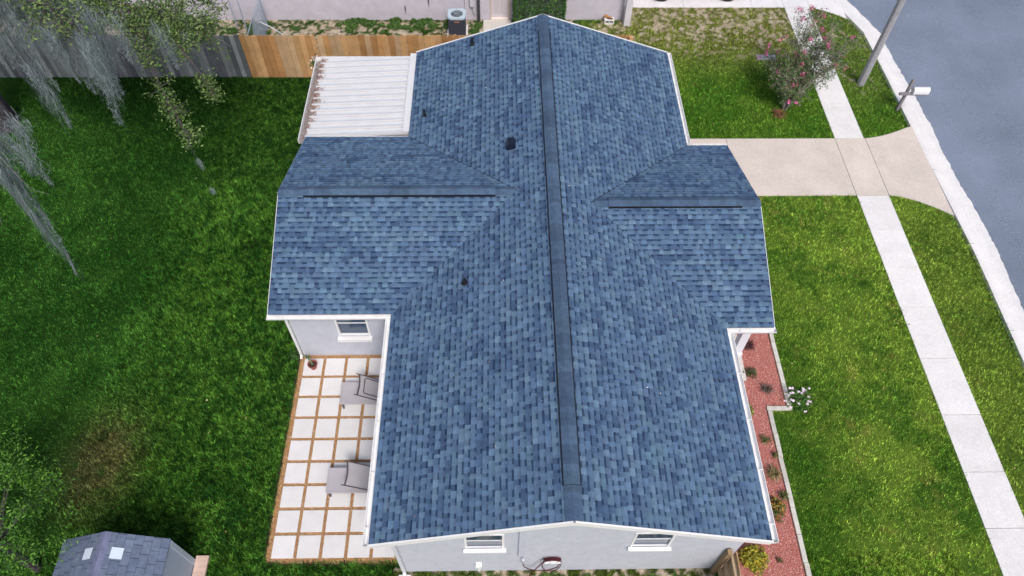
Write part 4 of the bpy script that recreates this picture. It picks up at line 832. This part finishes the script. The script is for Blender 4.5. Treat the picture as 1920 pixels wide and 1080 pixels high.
# spanish moss hanging from the limbs
q=MB(); MC=[(.22,.26,.27),(.28,.32,.34),(.16,.21,.20),(.20,.22,.26)]
def moss(p,L_,r,n):
    if r<.05: r=.05
    p=Vector(p); V=[];F=[];C_=[]; n=int(n*.55)
    m_=int(270*L_*(.5+r*2)); u=NR.random(m_)**.8; ph_=R.uniform(0,6); lob=.45+.55*np.abs(np.sin(u*L_*5+ph_)); rr_=r*.75*(1-u*.75)*lob
    ax_=NR.normal(size=(m_,2))*rr_[:,None]*.6; cx_=p.x+.06*np.sin(ph_+u*4)*L_*.5+ax_[:,0]; cy_=p.y+.06*np.cos(ph_+u*3)*L_*.5+ax_[:,1]
    scatter(q,np.stack([cx_,cy_,p.z-u*L_*.8],1),.034,MC,flat=-.6,thick=.28)
    for k in range(n):
        a=R.uniform(0,6.28); rr=r*(.4+.9*R.random()) if 0 else r*R.random()**.6; x=p.x+math.cos(a)*rr; y=p.y+math.sin(a)*rr; z=p.z+R.uniform(-.35,.05)*L_; l_=L_*R.uniform(.25,.75)*(1-.5*rr/r); w_=R.uniform(.0018,.0045); ph=R.uniform(0,6.28); am=R.uniform(.02,.10); b0=len(V); m=7; dx,dy=math.cos(a+1.3)*w_,math.sin(a+1.3)*w_
        for i in range(m+1):
            u=i/m; xx=x+am*math.sin(ph+u*5)-(x-p.x)*u*.3; yy=y+am*math.cos(ph*1.3+u*4)-(y-p.y)*u*.3; tp=1-u*.7; V+=[(xx-dx*tp,yy-dy*tp,z-l_*u),(xx+dx*tp,yy+dy*tp,z-l_*u)]
        c=np.array(R.choice(MC))*R.uniform(.75,1.25)
        for i in range(m): F.append((b0+2*i,b0+2*i+1,b0+2*i+3,b0+2*i+2)); C_.append(c)
    q.add(V,F,np.array(C_))
for i,(b_,n,u0,L0,L1) in enumerate(((br[1],62,.45,.8,2.2),(br[2],24,.45,.6,1.6),(br[0],16,.3,.6,1.2))):
    for k in range(n):
        p=along(b_,R.uniform(u0,1.0)); moss((p.x+R.gauss(0,.45),p.y+R.gauss(0,.45),p.z+R.gauss(0,.12)),R.uniform(L0,L1),R.uniform(.10,.34),R.randint(60,130))
for p,l_,r_,n in (((-9.2,9.75,3.2),.5,.035,60),((-9.15,9.65,2.2),.3,.04,40),((-9.70,4.65,8.0),3.6,.07,260),((-9.8,4.9,8.0),2.2,.12,200),((-10.4,5.6,8.1),1.8,.2,200),((-10.2,7.4,8.0),2.0,.2,260),((-9.9,8.9,7.8),2.2,.2,300),((-10.4,9.2,7.9),2.6,.25,300),((-9.6,8.3,7.9),1.8,.16,200)): moss(p,l_,r_,n)
tag(q.build('spanish_moss',M_moss),'grey green strands of moss hanging from the oak at the upper left','moss',kind='stuff')
q=MB()
for k in range(70):
    b_=R.choice([br[1],br[2],br[0]]); p=along(b_,R.uniform(.4,1)); pts=[p]; d=Vector((R.uniform(-.2,1),R.uniform(-1,.4),-.5)).normalized()
    for i in range(6): d=(d+Vector((R.gauss(0,.28),R.gauss(0,.28),R.gauss(-.1,.2)))).normalized(); pts.append(pts[-1]+d*R.uniform(.1,.3))
    q.tube(pts,[.009,.008,.006,.005,.004,.003,.002],5,(2.6,2.7,2.7),cap=False)
q.build('bare_twigs',M_bark,t)
# small leafy tree by the shed
t=thing('leafy_tree','bright green leafy tree beside the shed at the lower left','tree',(-11.6,.3,0))
q=MB(); limb(q,[(-11.6,.3,-.1),(-11.5,.3,1.2),(-11.3,.35,2.4),(-11.2,.4,3.4)],.11,.05); q.build('trunk',M_bark,t)
q=MB(); lf=[]
for k in range(60):
    a=R.uniform(0,6.28); rr=1.6*math.sqrt(R.random()); z=2.2+2.4*(1-(rr/1.9)**2)*R.uniform(.45,1.0); p=(-11.55+rr*.95*math.cos(a),.25+1.1*rr*math.sin(a),z)
    q.tube([(-11.3,.35,2.0),((p[0]-11.3)/2,(p[1]+.35)/2,(p[2]+2.2)/2),p],[.03,.018,.006],5,(1,1,1))
    for j in range(7):
        c=np.array(p)+NR.normal(size=3)*np.array([.22,.22,.14]); lf.append(leaf_clump(c,(.13,.13,.09),75))
q.build('branches',M_bark,t); lf=np.concatenate(lf)
q=MB(); scatter(q,lf,.036,[(.045,.135,.018),(.085,.22,.022),(.025,.07,.012),(.12,.27,.03)],flat=.35,thick=.8); q.build('foliage',M_leaf,t)
